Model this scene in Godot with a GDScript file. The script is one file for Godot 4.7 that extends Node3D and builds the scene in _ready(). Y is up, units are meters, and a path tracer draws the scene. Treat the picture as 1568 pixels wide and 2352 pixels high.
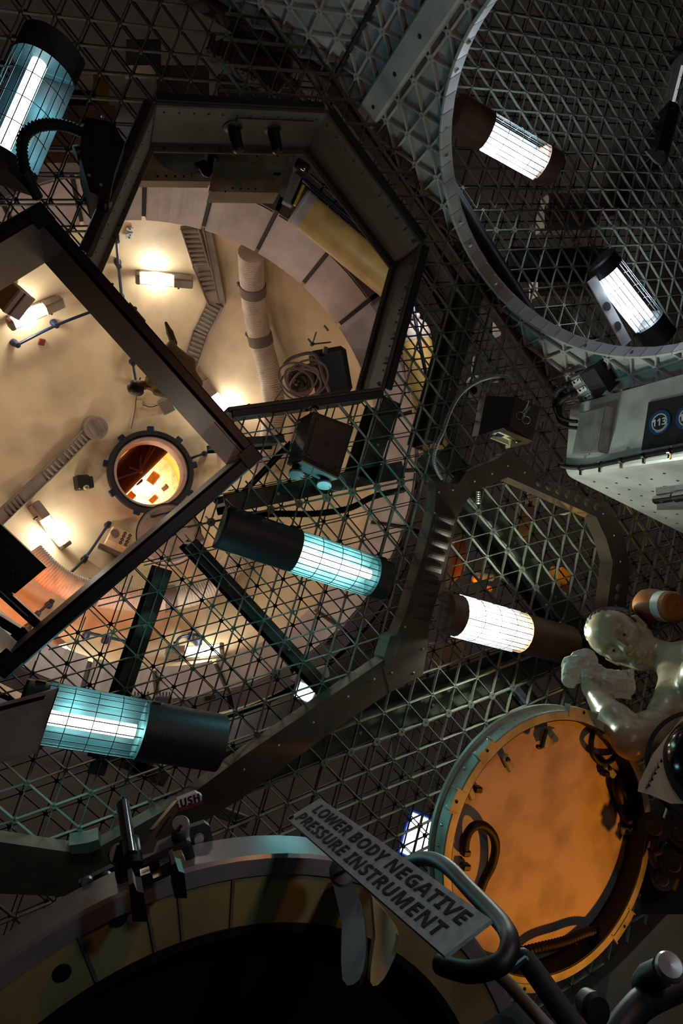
extends Node3D
# ---------------------------------------------------------------- camera frame and small geometry kit
const F := 1384.7
const RX := Vector3(0.9220054, 0.0186284, 0.3867285)
const RY := Vector3(-0.3871769, 0.0443609, 0.9209377)
const RZ := Vector3(0.0, -0.9988419, 0.0481135)
const H0 := 2.1075          # underside of the lower grid
const H1 := 2.325           # underside of the upper grid
const LS := 0.11            # side of one grid triangle
const AXIS := Vector3(1.0, 0.0, 1.21)   # axis of the round hull
const NW := Vector3(-0.745, 0.0, -0.667)  # wall with the round-topped doorway
const TW := Vector3(0.667, 0.0, -0.745)
const DW := 1.93
var LA := Vector3(cos(deg_to_rad(-47.35)), 0, sin(deg_to_rad(-47.35))) * LS
var LB := Vector3(cos(deg_to_rad(12.65)), 0, sin(deg_to_rad(12.65))) * LS
var m := {}
var mesh_cache := {}

func ray(x: float, y: float) -> Vector3:
	var c := Vector3((x - 784.0) / F, (y - 1176.0) / F, 1.0)
	return Vector3(RX.dot(c), RY.dot(c), RZ.dot(c))
func at(x: float, y: float, h: float) -> Vector3:   # the point at height h that the photo shows there
	var d := ray(x, y)
	return d * (h / d.y)
func far(x: float, y: float, dist: float) -> Vector3:
	return ray(x, y).normalized() * dist
func onplane(x: float, y: float, n: Vector3, d: float) -> Vector3:
	var r := ray(x, y)
	return r * (d / n.dot(r))
func onwall(x: float, y: float) -> Vector3:
	return onplane(x, y, NW, -DW)
func pix(w: Vector3) -> Vector2:
	var c := RX * w.x + RY * w.y + RZ * w.z
	return Vector2(c.x / c.z * F + 784.0, c.y / c.z * F + 1176.0) if c.z > 0.05 else Vector2(-9999, -9999)
func img(dx: float, dy: float) -> Vector3:          # direction of the image's axes, in the world
	return Vector3(RX.x * dx + RX.y * dy, RY.x * dx + RY.y * dy, RZ.x * dx + RZ.y * dy)
const DB := 7.2
const DR := 3.35
const DH := 4.0
func ondome(x: float, y: float, off := 0.0) -> Vector3:   # point on the dome, off = lifted off it
	var d := ray(x, y)
	var s := Vector3(1.0 / DR, 1.0 / DH, 1.0 / DR)
	var o := (Vector3.ZERO - AXIS - Vector3(0, DB, 0)) * s
	var q := d * s
	var b := o.dot(q)
	var c := o.dot(o) - 1.0
	var t := (-b + sqrt(maxf(0.0, b * b - q.dot(q) * c))) / q.dot(q)
	var p := d * t
	return p + dome_n(p) * off
func dome_n(p: Vector3) -> Vector3:                 # inward normal
	var q := p - AXIS - Vector3(0, DB, 0)
	return -Vector3(q.x / (DR * DR), q.y / (DH * DH), q.z / (DR * DR)).normalized()
func frame(o: Vector3, xdir: Vector3, ydir: Vector3) -> Transform3D:   # y exact, x as near as it goes
	var y := ydir.normalized()
	var x := (xdir - y * xdir.dot(y)).normalized()
	return Transform3D(Basis(x, y, x.cross(y)), o)

class MB:
	var v := PackedVector3Array()
	var n := PackedVector3Array()
	var ix := PackedInt32Array()
	func tri(a: Vector3, b: Vector3, c: Vector3, na: Vector3, nb: Vector3, nc: Vector3) -> void:
		var k := v.size()
		v.append(a); n.append(na)
		if (b - a).cross(c - a).dot(na + nb + nc) > 0.0:
			v.append(c); n.append(nc); v.append(b); n.append(nb)
		else:
			v.append(b); n.append(nb); v.append(c); n.append(nc)
		ix.append(k); ix.append(k + 1); ix.append(k + 2)
	func quad(a: Vector3, b: Vector3, c: Vector3, d: Vector3, nn: Vector3) -> void:
		tri(a, b, c, nn, nn, nn); tri(a, c, d, nn, nn, nn)
	func quadn(a: Vector3, b: Vector3, c: Vector3, d: Vector3, na: Vector3, nb: Vector3, nc: Vector3, nd: Vector3) -> void:
		tri(a, b, c, na, nb, nc); tri(a, c, d, na, nc, nd)
	func bx(xf: Transform3D, size: Vector3, bev := 0.0) -> MB:
		var h := size * 0.5
		bev = minf(bev, minf(h.x, minf(h.y, h.z)) * 0.6)
		var pt := func(s: Vector3, ax: int) -> Vector3:
			var p := Vector3()
			for k in 3:
				p[k] = s[k] * (h[k] - (0.0 if k == ax else bev))
			return xf * p
		for ax in 3:
			var b := (ax + 1) % 3
			var c := (ax + 2) % 3
			for s in [-1.0, 1.0]:
				var q := []
				for e in [[-1, -1], [1, -1], [1, 1], [-1, 1]]:
					var sv := Vector3(); sv[ax] = s; sv[b] = e[0]; sv[c] = e[1]
					q.append(pt.call(sv, ax))
				var nn := Vector3(); nn[ax] = s
				quad(q[0], q[1], q[2], q[3], (xf.basis * nn).normalized())
			if bev > 0.0:
				for e in [[-1, -1], [1, -1], [1, 1], [-1, 1]]:
					var s0 := Vector3(); s0[b] = e[0]; s0[c] = e[1]
					var s1 := s0
					s0[ax] = -1; s1[ax] = 1
					var nn := Vector3(); nn[b] = e[0]; nn[c] = e[1]
					quad(pt.call(s0, b), pt.call(s1, b), pt.call(s1, c), pt.call(s0, c), (xf.basis * nn).normalized())
		if bev > 0.0:
			for sx in [-1, 1]:
				for sy in [-1, 1]:
					for sz in [-1, 1]:
						var s := Vector3(sx, sy, sz)
						var nn := (xf.basis * s).normalized()
						tri(pt.call(s, 0), pt.call(s, 1), pt.call(s, 2), nn, nn, nn)
		return self
	func bar(p: Vector3, q: Vector3, w: float, hh: float, up := Vector3.UP, bev := 0.0) -> MB:   # a box from p to q, w across, hh along up
		var x := (q - p).normalized()
		var y := (up - x * up.dot(x)).normalized()
		return bx(Transform3D(Basis(x, y, x.cross(y)), (p + q) * 0.5), Vector3((q - p).length(), hh, w), bev)
	func tube(path: Array, r, sides := 10, caps := true, ridged := false) -> MB:
		var k := path.size()
		var t0: Vector3 = (path[1] - path[0]).normalized()
		var u := t0.cross(Vector3.UP if absf(t0.y) < 0.9 else Vector3.RIGHT).normalized()
		var last := []
		for i in k:
			var a: Vector3 = path[maxi(0, i - 1)]
			var b: Vector3 = path[mini(k - 1, i + 1)]
			var t := (b - a).normalized()
			u = (u - t * u.dot(t)).normalized()
			var w := t.cross(u)
			var rr: float = r[i] if r is Array or r is PackedFloat32Array else r
			var ring := []
			for j in sides:
				var an := TAU * j / sides
				var nn := u * cos(an) + w * sin(an)
				ring.append([path[i] + nn * rr, nn])
			if i > 0:
				for j in sides:
					var j2 := (j + 1) % sides
					if ridged:      # each ridge keeps its own slope
						var ds: Vector3 = ring[j][0] - last[j][0]
						var s1: Vector3 = (ring[j][1] - t * ring[j][1].dot(ds) * 0.0).normalized()
						var sl: float = (rr - (r[i - 1] as float)) / maxf(1e-6, (path[i] - path[i - 1]).length())
						var na: Vector3 = (s1 - t * sl).normalized()
						var nb_: Vector3 = ((ring[j2][1] as Vector3) - t * sl).normalized()
						quadn(last[j][0], last[j2][0], ring[j2][0], ring[j][0], na, nb_, nb_, na)
						continue
					quadn(last[j][0], last[j2][0], ring[j2][0], ring[j][0], last[j][1], last[j2][1], ring[j2][1], ring[j][1])
			if caps and (i == 0 or i == k - 1):
				var cn := -t if i == 0 else t
				for j in sides:
					tri(path[i], ring[j][0], ring[(j + 1) % sides][0], cn, cn, cn)
			last = ring
		return self
	func cyl(p: Vector3, q: Vector3, r: float, sides := 16) -> MB:
		return tube([p, q], r, sides)
	func lathe(xf: Transform3D, prof: Array, seg := 32, smooth := false, a0 := 0.0, a1 := TAU) -> MB:   # prof: Vector2(radius, height) about local y
		var ns := []
		for i in prof.size() - 1:
			var d: Vector2 = prof[i + 1] - prof[i]
			ns.append(Vector2(d.y, -d.x).normalized())
		for i in prof.size() - 1:
			var n0: Vector2 = ns[i]
			var n1: Vector2 = ns[i]
			if smooth:
				n0 = (ns[maxi(0, i - 1)] + ns[i]).normalized()
				n1 = (ns[i] + ns[mini(ns.size() - 1, i + 1)]).normalized()
			for j in seg:
				var a := a0 + (a1 - a0) * j / seg
				var b := a0 + (a1 - a0) * (j + 1) / seg
				var ca := Vector3(cos(a), 0, sin(a))
				var cb := Vector3(cos(b), 0, sin(b))
				var p0: Vector2 = prof[i]
				var p1: Vector2 = prof[i + 1]
				var f := func(c: Vector3, p: Vector2) -> Vector3: return xf * (c * p.x + Vector3(0, p.y, 0))
				var g := func(c: Vector3, p: Vector2) -> Vector3: return (xf.basis * (c * p.x + Vector3(0, p.y, 0))).normalized()
				if p0.x > 1e-6:
					tri(f.call(ca, p0), f.call(cb, p0), f.call(cb, p1), g.call(ca, n0), g.call(cb, n0), g.call(cb, n1))
				if p1.x > 1e-6:
					tri(f.call(ca, p0), f.call(cb, p1), f.call(ca, p1), g.call(ca, n0), g.call(cb, n1), g.call(ca, n1))
		return self
	func ball(c: Vector3, r: float, seg := 16) -> MB:
		var p := []
		for i in seg / 2 + 1:
			var a := -PI / 2 + PI * i / (seg / 2)
			p.append(Vector2(maxf(0.0, r * cos(a)), r * sin(a)))
		return lathe(Transform3D(Basis(), c), p, seg, true)
	func prism(pts: Array, ext: Vector3) -> MB:    # a flat polygon pushed along ext
		var nn := Vector3()
		for i in pts.size():
			nn += (pts[i] as Vector3).cross(pts[(i + 1) % pts.size()])
		nn = nn.normalized()
		var ux: Vector3 = (pts[1] - pts[0]).normalized()
		var uy := nn.cross(ux)
		var p2 := PackedVector2Array()
		for p in pts:
			p2.append(Vector2(ux.dot(p - pts[0]), uy.dot(p - pts[0])))
		var t := Geometry2D.triangulate_polygon(p2)
		var out := nn if ext.dot(nn) < 0.0 else -nn
		for i in range(0, t.size(), 3):
			tri(pts[t[i]], pts[t[i + 1]], pts[t[i + 2]], out, out, out)
			tri(pts[t[i]] + ext, pts[t[i + 1]] + ext, pts[t[i + 2]] + ext, -out, -out, -out)
		for i in pts.size():
			var a: Vector3 = pts[i]
			var b: Vector3 = pts[(i + 1) % pts.size()]
			var sn := (b - a).cross(nn).normalized()
			quad(a, b, b + ext, a + ext, sn)
		return self
	func mesh(inv := Transform3D()) -> ArrayMesh:
		var a := []
		a.resize(Mesh.ARRAY_MAX)
		var vv := PackedVector3Array(v)
		var nn := PackedVector3Array(n)
		if inv != Transform3D():
			for i in vv.size():
				vv[i] = inv * v[i]
				nn[i] = (inv.basis * n[i]).normalized()
		a[Mesh.ARRAY_VERTEX] = vv
		a[Mesh.ARRAY_NORMAL] = nn
		a[Mesh.ARRAY_INDEX] = ix
		var am := ArrayMesh.new()
		am.add_surface_from_arrays(Mesh.PRIMITIVE_TRIANGLES, a)
		return am

func mb() -> MB:
	return MB.new()
func tag(o: Node, label: String, category: String, group := "") -> Node:
	o.set_meta("label", label)
	o.set_meta("category", category)
	if group:
		o.set_meta("group", group)
	return o
func thing(called: String, label: String, category: String, xf = Vector3.ZERO, group := "") -> Node3D:
	var o := Node3D.new()
	o.name = called
	o.transform = xf if xf is Transform3D else Transform3D(Basis(), xf)
	add_child(o, true)
	tag(o, label, category, group)
	return o
func where(o: Node) -> Transform3D:     # a node's place in the world, from its own and its parents' transforms
	var t := Transform3D()
	while o is Node3D and o != self:
		t = (o as Node3D).transform * t
		o = o.get_parent()
	return t
func part(called: String, b: MB, mat: Material, parent: Node, world := true) -> MeshInstance3D:
	var o := MeshInstance3D.new()
	o.name = called
	o.mesh = b.mesh(where(parent).affine_inverse() if world else Transform3D())
	o.material_override = mat
	parent.add_child(o, true)
	return o
func shared(called: String, me: Mesh, mat: Material, parent: Node, xf: Transform3D) -> MeshInstance3D:
	var o := MeshInstance3D.new()
	o.name = called
	o.mesh = me
	o.material_override = mat
	o.transform = xf
	parent.add_child(o, true)
	return o
func solo(called: String, b: MB, mat: Material, label: String, category: String, group := "") -> MeshInstance3D:
	var o := part(called, b, mat, self)
	tag(o, label, category, group)
	return o
func struct(called: String, b: MB, mat: Material) -> MeshInstance3D:
	var o := part(called, b, mat, self)
	o.set_meta("kind", "structure")
	return o
func dup(o: Node3D, xf: Transform3D, label: String) -> Node3D:
	var c: Node3D = o.duplicate()
	c.name = String(o.name).rstrip("0123456789")
	add_child(c, true)
	c.transform = xf
	c.set_meta("label", label)
	return c
func smoothed(pts: Array, step := 6) -> Array:     # Catmull-Rom through the points
	var out := []
	for i in pts.size() - 1:
		var a = pts[maxi(0, i - 1)]
		var b = pts[i]
		var c = pts[i + 1]
		var d = pts[mini(pts.size() - 1, i + 2)]
		for k in step:
			var t := float(k) / step
			out.append(0.5 * ((2.0 * b) + (c - a) * t + (2.0 * a - 5.0 * b + 4.0 * c - d) * t * t + (3.0 * b - a - 3.0 * c + d) * t * t * t))
	out.append(pts[-1])
	return out
func ripples(path: Array, step: float) -> Array:   # resample a path at even steps
	var out := [path[0]]
	var left := step
	for i in path.size() - 1:
		var a: Vector3 = path[i]
		var b: Vector3 = path[i + 1]
		var l := (b - a).length()
		var s := left
		while s <= l:
			out.append(a.lerp(b, s / l))
			s += step
		left = s - l
	return out
func hose(path: Array, r: float, pitch: float, sides := 10, depth := 0.16) -> MB:   # a corrugated hose
	var p := ripples(path, pitch * 0.5)
	var rr := []
	for i in p.size():
		rr.append(r * (1.0 if i % 2 else 1.0 - depth))
	return mb().tube(p, rr, sides, true, true)

# ---------------------------------------------------------------- materials
var noise_soft: NoiseTexture2D
var noise_dirt: NoiseTexture2D
var noise_fine: NoiseTexture2D
var noise_scratch: NoiseTexture2D
var bump_fine: NoiseTexture2D
func make_noise(kind: int, freq: float, oct: int, lo: float, hi: float, normal := false, seed_ := 1, bump := 4.0) -> NoiseTexture2D:
	var f := FastNoiseLite.new()
	f.noise_type = kind
	f.frequency = freq
	f.fractal_octaves = oct
	f.seed = seed_
	var t := NoiseTexture2D.new()
	t.width = 512
	t.height = 512
	t.seamless = true
	t.noise = f
	if normal:
		t.as_normal_map = true
		t.bump_strength = bump
	else:
		var g := Gradient.new()
		g.set_color(0, Color(lo, lo, lo))
		g.set_color(1, Color(hi, hi, hi))
		t.color_ramp = g
	return t
func mat(c: Color, rough := 0.6, metal := 0.0, tex: Texture2D = null, scale := 1.0, bump := 0.0) -> StandardMaterial3D:
	var s := StandardMaterial3D.new()
	s.albedo_color = c
	s.roughness = rough
	s.metallic = metal
	if tex:
		s.albedo_texture = tex
		s.uv1_triplanar = true
		s.uv1_world_triplanar = true
		s.uv1_scale = Vector3.ONE * scale
	if bump > 0.0:
		s.normal_enabled = true
		s.normal_texture = bump_fine
		s.normal_scale = bump
		s.uv1_triplanar = true
		s.uv1_world_triplanar = true
		s.uv1_scale = Vector3.ONE * scale
	return s
func glow(c: Color, e: float) -> StandardMaterial3D:
	var s := mat(Color(0.9, 0.9, 0.9), 0.5)
	s.emission_enabled = true
	s.emission = c
	s.emission_energy_multiplier = e
	return s
func materials() -> void:
	noise_soft = make_noise(FastNoiseLite.TYPE_SIMPLEX_SMOOTH, 0.006, 5, 0.78, 1.12, false, 3)
	noise_dirt = make_noise(FastNoiseLite.TYPE_SIMPLEX_SMOOTH, 0.006, 5, 0.68, 1.2, false, 21)
	noise_fine = make_noise(FastNoiseLite.TYPE_SIMPLEX, 0.05, 4, 0.8, 1.1, false, 5)
	noise_scratch = make_noise(FastNoiseLite.TYPE_CELLULAR, 0.03, 3, 0.45, 1.2, false, 9)
	bump_fine = make_noise(FastNoiseLite.TYPE_SIMPLEX, 0.06, 4, 0, 1, true, 7, 5.0)
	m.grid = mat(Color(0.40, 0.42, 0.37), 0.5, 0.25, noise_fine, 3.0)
	m.grid_shaded = mat(Color(0.065, 0.065, 0.062), 0.6, 0.2, noise_fine, 3.0)  # darker copy of the grid: the upper layer's shade put into its colour
	m.beam = mat(Color(0.27, 0.30, 0.26), 0.5, 0.2, noise_soft, 1.5)
	m.dark = mat(Color(0.11, 0.11, 0.11), 0.5, 0.1, noise_fine, 2.0)
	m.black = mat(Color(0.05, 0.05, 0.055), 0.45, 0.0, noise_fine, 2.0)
	m.housing = mat(Color(0.21, 0.22, 0.22), 0.5, 0.1, noise_fine, 2.0)
	m.wire = mat(Color(0.34, 0.36, 0.36), 0.35, 0.7)
	m.alu = mat(Color(0.78, 0.79, 0.78), 0.32, 0.75, noise_soft, 4.0)
	m.chrome = mat(Color(0.75, 0.75, 0.76), 0.15, 1.0)
	m.plate = mat(Color(0.27, 0.22, 0.175), 0.5, 0.15, noise_soft, 2.0)
	m.lining = mat(Color(0.36, 0.35, 0.31), 0.55, 0.1, noise_soft, 1.6)
	m.frame = mat(Color(0.10, 0.10, 0.105), 0.4, 0.2, noise_soft, 3.0)
	m.scuffed = mat(Color(0.13, 0.12, 0.125), 0.45, 0.1, noise_scratch, 3.0)
	m.dome = mat(Color(0.89, 0.79, 0.635), 0.6, 0.0, noise_dirt, 0.28)
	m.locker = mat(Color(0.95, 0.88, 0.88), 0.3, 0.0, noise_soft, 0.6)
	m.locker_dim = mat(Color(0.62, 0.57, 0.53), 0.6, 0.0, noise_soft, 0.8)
	m.duct = mat(Color(0.80, 0.72, 0.66), 0.7, 0.0, noise_soft, 1.0)
	m.band = mat(Color(0.45, 0.38, 0.34), 0.6, 0.0, noise_fine, 2.0)
	m.tray = mat(Color(0.58, 0.51, 0.46), 0.65, 0.0, noise_soft, 1.0)
	m.rail_blue = mat(Color(0.09, 0.13, 0.22), 0.35, 0.2)
	m.wall = mat(Color(0.72, 0.71, 0.70), 0.5, 0.1, noise_soft, 1.4)
	m.hull = mat(Color(0.13, 0.12, 0.115), 0.7, 0.0, noise_soft, 0.5)
	m.floor = mat(Color(0.16, 0.15, 0.14), 0.7, 0.0, noise_soft, 1.0)
	m.tank = mat(Color(0.85, 0.70, 0.42), 0.5, 0.0, noise_soft, 1.0)
	m.tank_end = mat(Color(0.74, 0.70, 0.70), 0.5, 0.0, noise_soft, 1.0)
	m.cream = mat(Color(0.78, 0.72, 0.58), 0.55, 0.0, noise_soft, 1.2)
	m.grey = mat(Color(0.50, 0.49, 0.47), 0.5, 0.1, noise_soft, 2.0)
	m.pink = mat(Color(0.72, 0.60, 0.54), 0.6, 0.0, noise_soft, 1.0)
	m.white = mat(Color(0.84, 0.84, 0.84), 0.5, 0.0, noise_soft, 2.0)
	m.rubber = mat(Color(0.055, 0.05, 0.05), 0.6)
	m.cable = mat(Color(0.66, 0.56, 0.50), 0.6)
	m.cabinet = mat(Color(0.82, 0.82, 0.80), 0.35, 0.2, noise_soft, 1.5)
	m.lid = mat(Color(0.80, 0.74, 0.68), 0.6, 0.0, noise_soft, 2.0)
	m.lidrim = mat(Color(0.72, 0.74, 0.66), 0.45, 0.1, noise_soft, 3.0)
	m.drum = mat(Color(0.60, 0.55, 0.36), 0.6, 0.0, noise_soft, 2.0)
	m.rim = mat(Color(0.62, 0.62, 0.62), 0.35, 0.4, noise_soft, 3.0)
	m.sign = mat(Color(0.62, 0.70, 0.72), 0.5, 0.0, noise_fine, 3.0)
	m.ink = mat(Color(0.06, 0.07, 0.08), 0.6)
	m.skin = mat(Color(0.66, 0.60, 0.48), 0.3, 0.0, noise_soft, 5.0)
	m.hair = mat(Color(0.05, 0.045, 0.04), 0.5, 0.0, null, 1.0)
	m.towel = mat(Color(0.80, 0.78, 0.72), 0.95, 0.0, noise_fine, 8.0, 1.6)
	m.cloth = mat(Color(0.36, 0.25, 0.14), 0.9, 0.0, noise_fine, 3.0)
	m.trousers = mat(Color(0.40, 0.34, 0.26), 0.9, 0.0, noise_fine, 3.0)
	m.orange = mat(Color(0.85, 0.50, 0.10), 0.6, 0.0, noise_soft, 1.0)
	m.orange_dark = mat(Color(0.62, 0.36, 0.14), 0.5, 0.0, noise_soft, 2.0)
	m.yellow = mat(Color(0.80, 0.66, 0.05), 0.6)
	m.blue = mat(Color(0.10, 0.22, 0.55), 0.5)
	m.badge = mat(Color(0.06, 0.24, 0.42), 0.5)
	m.red = mat(Color(0.45, 0.10, 0.07), 0.6)
	m.gloss = mat(Color(0.015, 0.015, 0.02), 0.12)
	m.skin_far = mat(Color(0.45, 0.28, 0.16), 0.6)
	m.suit = mat(Color(0.50, 0.43, 0.28), 0.9, 0.0, noise_fine, 2.0)
	m.brown = mat(Color(0.42, 0.31, 0.25), 0.45, 0.1, noise_soft, 2.0)
	m.trough = mat(Color(0.11, 0.13, 0.14), 0.5)
	m.scratched = mat(Color(0.60, 0.50, 0.47), 0.5, 0.0, noise_scratch, 5.0)
	m.cover = mat(Color(0.74, 0.72, 0.74), 0.5, 0.0, noise_soft, 2.0)
	m.strap = mat(Color(0.92, 0.66, 0.16), 0.6)
	m.hole = mat(Color(0.02, 0.02, 0.02), 0.9)

# ---------------------------------------------------------------- the scene
const AMBER := Color(1.0, 0.60, 0.16)
const CYAN := Color(0.46, 0.95, 0.96)
const PALE := Color(0.95, 1.0, 0.92)
const COOL := Color(0.84, 0.93, 1.0)
const WARM := Color(1.0, 0.985, 0.93)
var dbg := 0
var hex_hole: PackedVector2Array
var square: Array
var square_hole: PackedVector2Array
var square_hole_up: PackedVector2Array

func _ready() -> void:
	var cam := Camera3D.new()
	cam.name = "camera"
	cam.transform = Transform3D(Basis(Vector3(RX.x, RY.x, RZ.x), -Vector3(RX.y, RY.y, RZ.y), -Vector3(RX.z, RY.z, RZ.z)), Vector3.ZERO)
	cam.fov = rad_to_deg(2.0 * atan(1176.0 / F))
	cam.near = 0.02
	cam.far = 60.0
	add_child(cam)
	cam.current = true
	var e := Environment.new()
	e.background_mode = Environment.BG_COLOR
	e.background_color = Color(0.004, 0.004, 0.005)
	e.tonemap_mode = Environment.TONE_MAPPER_LINEAR
	e.tonemap_exposure = 1.0
	e.sdfgi_enabled = true
	e.ssao_enabled = true
	e.ssil_enabled = true
	var we := WorldEnvironment.new()
	we.name = "environment"
	we.environment = e
	add_child(we)
	materials()
	hex_hole = flat([at(360, 250, H0), at(745, 268, H0), at(960, 562, H0), at(872, 890, H0), at(525, 935, H0), at(213, 590, H0)])
	var a := at(90, 460, 1.86)
	var b := at(607, 1050, 1.86)
	var side := (at(0, 1575, 1.86) - b).normalized() * (b - a).length()
	square = [a, b, b + side, a + side]
	square_hole = flat(square.map(func(p): return (p as Vector3).lerp((square[0] + square[2]) * 0.5, -0.06)))
	square_hole_up = flat(square.map(func(p): return p * 1.10))
	hull()
	grids()
	beams()
	hatch_lining()
	black_frame()
	lockers()
	dome_things()
	upper_things()
	lamps()
	plate_rails()
	doorway_wall()
	cabinet()
	hung_boxes()
	round_lid()
	drum_and_sign()
	right_side()
	person()
	floor_lights()

func flat(p: Array) -> PackedVector2Array:
	var o := PackedVector2Array()
	for q in p:
		o.append(Vector2(q.x, q.z))
	return o
func omni(at_: Vector3, c: Color, e: float, size := 0.03, parent: Node = self) -> OmniLight3D:
	var l := OmniLight3D.new()
	l.name = "light"
	l.light_color = c
	l.light_energy = e
	l.light_size = size
	l.omni_range = 20.0
	l.omni_attenuation = 2.0
	l.shadow_enabled = true
	parent.add_child(l, true)
	l.position = where(parent).affine_inverse() * at_
	return l

# ---------------------------------------------------------------- setting
func hull() -> void:
	var o := Transform3D(Basis(), AXIS)
	var rf := 3.5
	struct("floor", mb().lathe(o, [Vector2(0, -0.18), Vector2(rf, -0.18), Vector2(rf, -0.3), Vector2(0, -0.3)], 48), m.floor)
	struct("wall_round", mb().lathe(o, [Vector2(3.5, -0.3), Vector2(3.5, DB), Vector2(3.36, DB), Vector2(3.36, -0.3)], 64), m.hull)
	var p := []
	var q := []
	for i in 25:
		var r := 3.36 - (3.36 - 0.58) * i / 24.0
		var y := DB + DH * sqrt(maxf(0.0, 1.0 - pow(r / 3.365, 2.0)))
		p.append(Vector2(r, y))
		q.append(Vector2(r + 0.05, y + 0.08))
	q.reverse()
	struct("ceiling", mb().lathe(o, p + q, 96, true), m.dome)
	# the tunnel beyond the dome's hatch; its orange glow is put into the wall colour
	struct("trim_1", mb().lathe(o, [Vector2(0.575, 11.12), Vector2(0.575, 11.6), Vector2(0.95, 12.2), Vector2(0.95, 14.6), Vector2(1.0, 14.6), Vector2(1.0, 12.1), Vector2(0.66, 11.5), Vector2(0.66, 11.12)], 48), m.orange)
	struct("wall_end", mb().lathe(o, [Vector2(0, 14.6), Vector2(1.0, 14.6), Vector2(1.0, 14.7), Vector2(0, 14.7)], 32), m.cream)

# ---------------------------------------------------------------- triangular grids
func inside(p: Vector3, keep: Callable) -> bool:
	var q := pix(p)
	return q.x > -110 and q.x < 1680 and q.y > -110 and q.y < 2460 and keep.call(p)
func grid_panel(label: String, h: float, i0: int, i1: int, j0: int, j1: int, ph: Vector2, keep: Callable, mt: Material, group: String, joints: Array) -> void:
	var mid := LA * ((i0 + i1) * 0.5) + LB * ((j0 + j1) * 0.5) + Vector3(0, h, 0)
	var lines := []
	for dir in 3:
		var d: Vector3 = [LA, LB, LB - LA][dir]
		var n := (i1 - i0) + (j1 - j0) if dir == 2 else (j1 - j0 if dir == 0 else i1 - i0)
		for k in (n if dir < 2 else n + 1):    # the far edge belongs to the next panel
			var s: Vector3
			var steps: int
			if dir == 0:
				s = LA * (i0 + ph.x) + LB * (j0 + k + ph.y)
				steps = i1 - i0
			elif dir == 1:
				s = LA * (i0 + k + ph.x) + LB * (j0 + ph.y)
				steps = j1 - j0
			else:     # along b - a: start on the far edge of a
				var ii := mini(i1, i0 + k)
				var jj := j0 + (i0 + k - ii)
				s = LA * (ii + ph.x) + LB * (jj + ph.y)
				steps = mini(ii - i0, j1 - jj)
			var run := -1
			for q in steps * 4 + 1:
				var ok := q < steps * 4 and inside(s + d * ((q + 0.5) / 4.0) + Vector3(0, h, 0), keep)
				if ok and run < 0:
					run = q
				if not ok and run >= 0:
					lines.append([s + d * (run / 4.0) + Vector3(0, h, 0), q - run, d, dir, k])
					run = -1
	if lines.is_empty():
		return
	var t := thing("isogrid_panel", label, "grid panel", mid, group)
	lines.sort_custom(func(x, y): return (x[0] as Vector3).length() < (y[0] as Vector3).length())
	var rest := mb()
	var shown := 0
	for l in lines:
		var len_: float = LS * l[1] / 4.0
		var deep := 0.015 if h < 2.2 else (0.012 if h < 2.3 else 0.009)
		var thick: bool = [l[3], l[4]] in joints
		var key := "rib%d%s%s" % [l[1], thick, deep]
		if not mesh_cache.has(key):
			mesh_cache[key] = mb().bx(Transform3D(Basis(), Vector3(len_ * 0.5, deep * 0.5, 0)), Vector3(len_, deep, 0.0075 if thick else 0.0037), 0.0008).mesh()
		var x: Vector3 = l[2].normalized()
		var b := Basis(x, Vector3.UP, x.cross(Vector3.UP))
		if shown < 300:
			shared("rib", mesh_cache[key], mt, t, Transform3D(b, l[0] - mid))
			shown += 1
		else:
			rest.bar(l[0] + Vector3(0, 0.007, 0), l[0] + l[2] * (l[1] / 4.0) + Vector3(0, 0.007, 0), 0.0037, 0.009)
	if rest.v.size():
		part("far_ribs", rest, mt, t).set_meta("kind", "stuff")
	if not mesh_cache.has("boss"):
		mesh_cache.boss = mb().lathe(Transform3D(), [Vector2(0.0042, 0.0), Vector2(0.0078, 0.0), Vector2(0.0078, 0.016), Vector2(0.0042, 0.016), Vector2(0.0042, 0.0)], 10).mesh()
		mesh_cache.joint = mb().lathe(Transform3D(), [Vector2(0.0045, 0.0), Vector2(0.0155, 0.0), Vector2(0.0155, 0.006), Vector2(0.011, 0.018), Vector2(0.0045, 0.018), Vector2(0.0045, 0.0)], 8).mesh()
	var spots := []
	for i in range(i0, i1):
		for j in range(j0, j1):
			var p := LA * (i + ph.x) + LB * (j + ph.y) + Vector3(0, h - 0.001, 0)
			if inside(p, keep):
				spots.append([p, [1, i - i0] in joints or [0, j - j0] in joints])
	spots.sort_custom(func(x, y): return (x[0] as Vector3).length() < (y[0] as Vector3).length())
	for k in mini(300, spots.size()):
		shared("boss", mesh_cache.joint if spots[k][1] else mesh_cache.boss, mt, t, Transform3D(Basis(), spots[k][0] - mid))
	if spots.size() > 300:
		var mm := MultiMesh.new()
		mm.transform_format = MultiMesh.TRANSFORM_3D
		mm.mesh = mesh_cache.boss
		mm.instance_count = spots.size() - 300
		for k in mm.instance_count:
			mm.set_instance_transform(k, Transform3D(Basis(), spots[k + 300][0] - mid))
		var o := MultiMeshInstance3D.new()
		o.name = "far_bosses"
		o.multimesh = mm
		o.material_override = mt
		o.set_meta("kind", "stuff")
		t.add_child(o, true)
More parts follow.
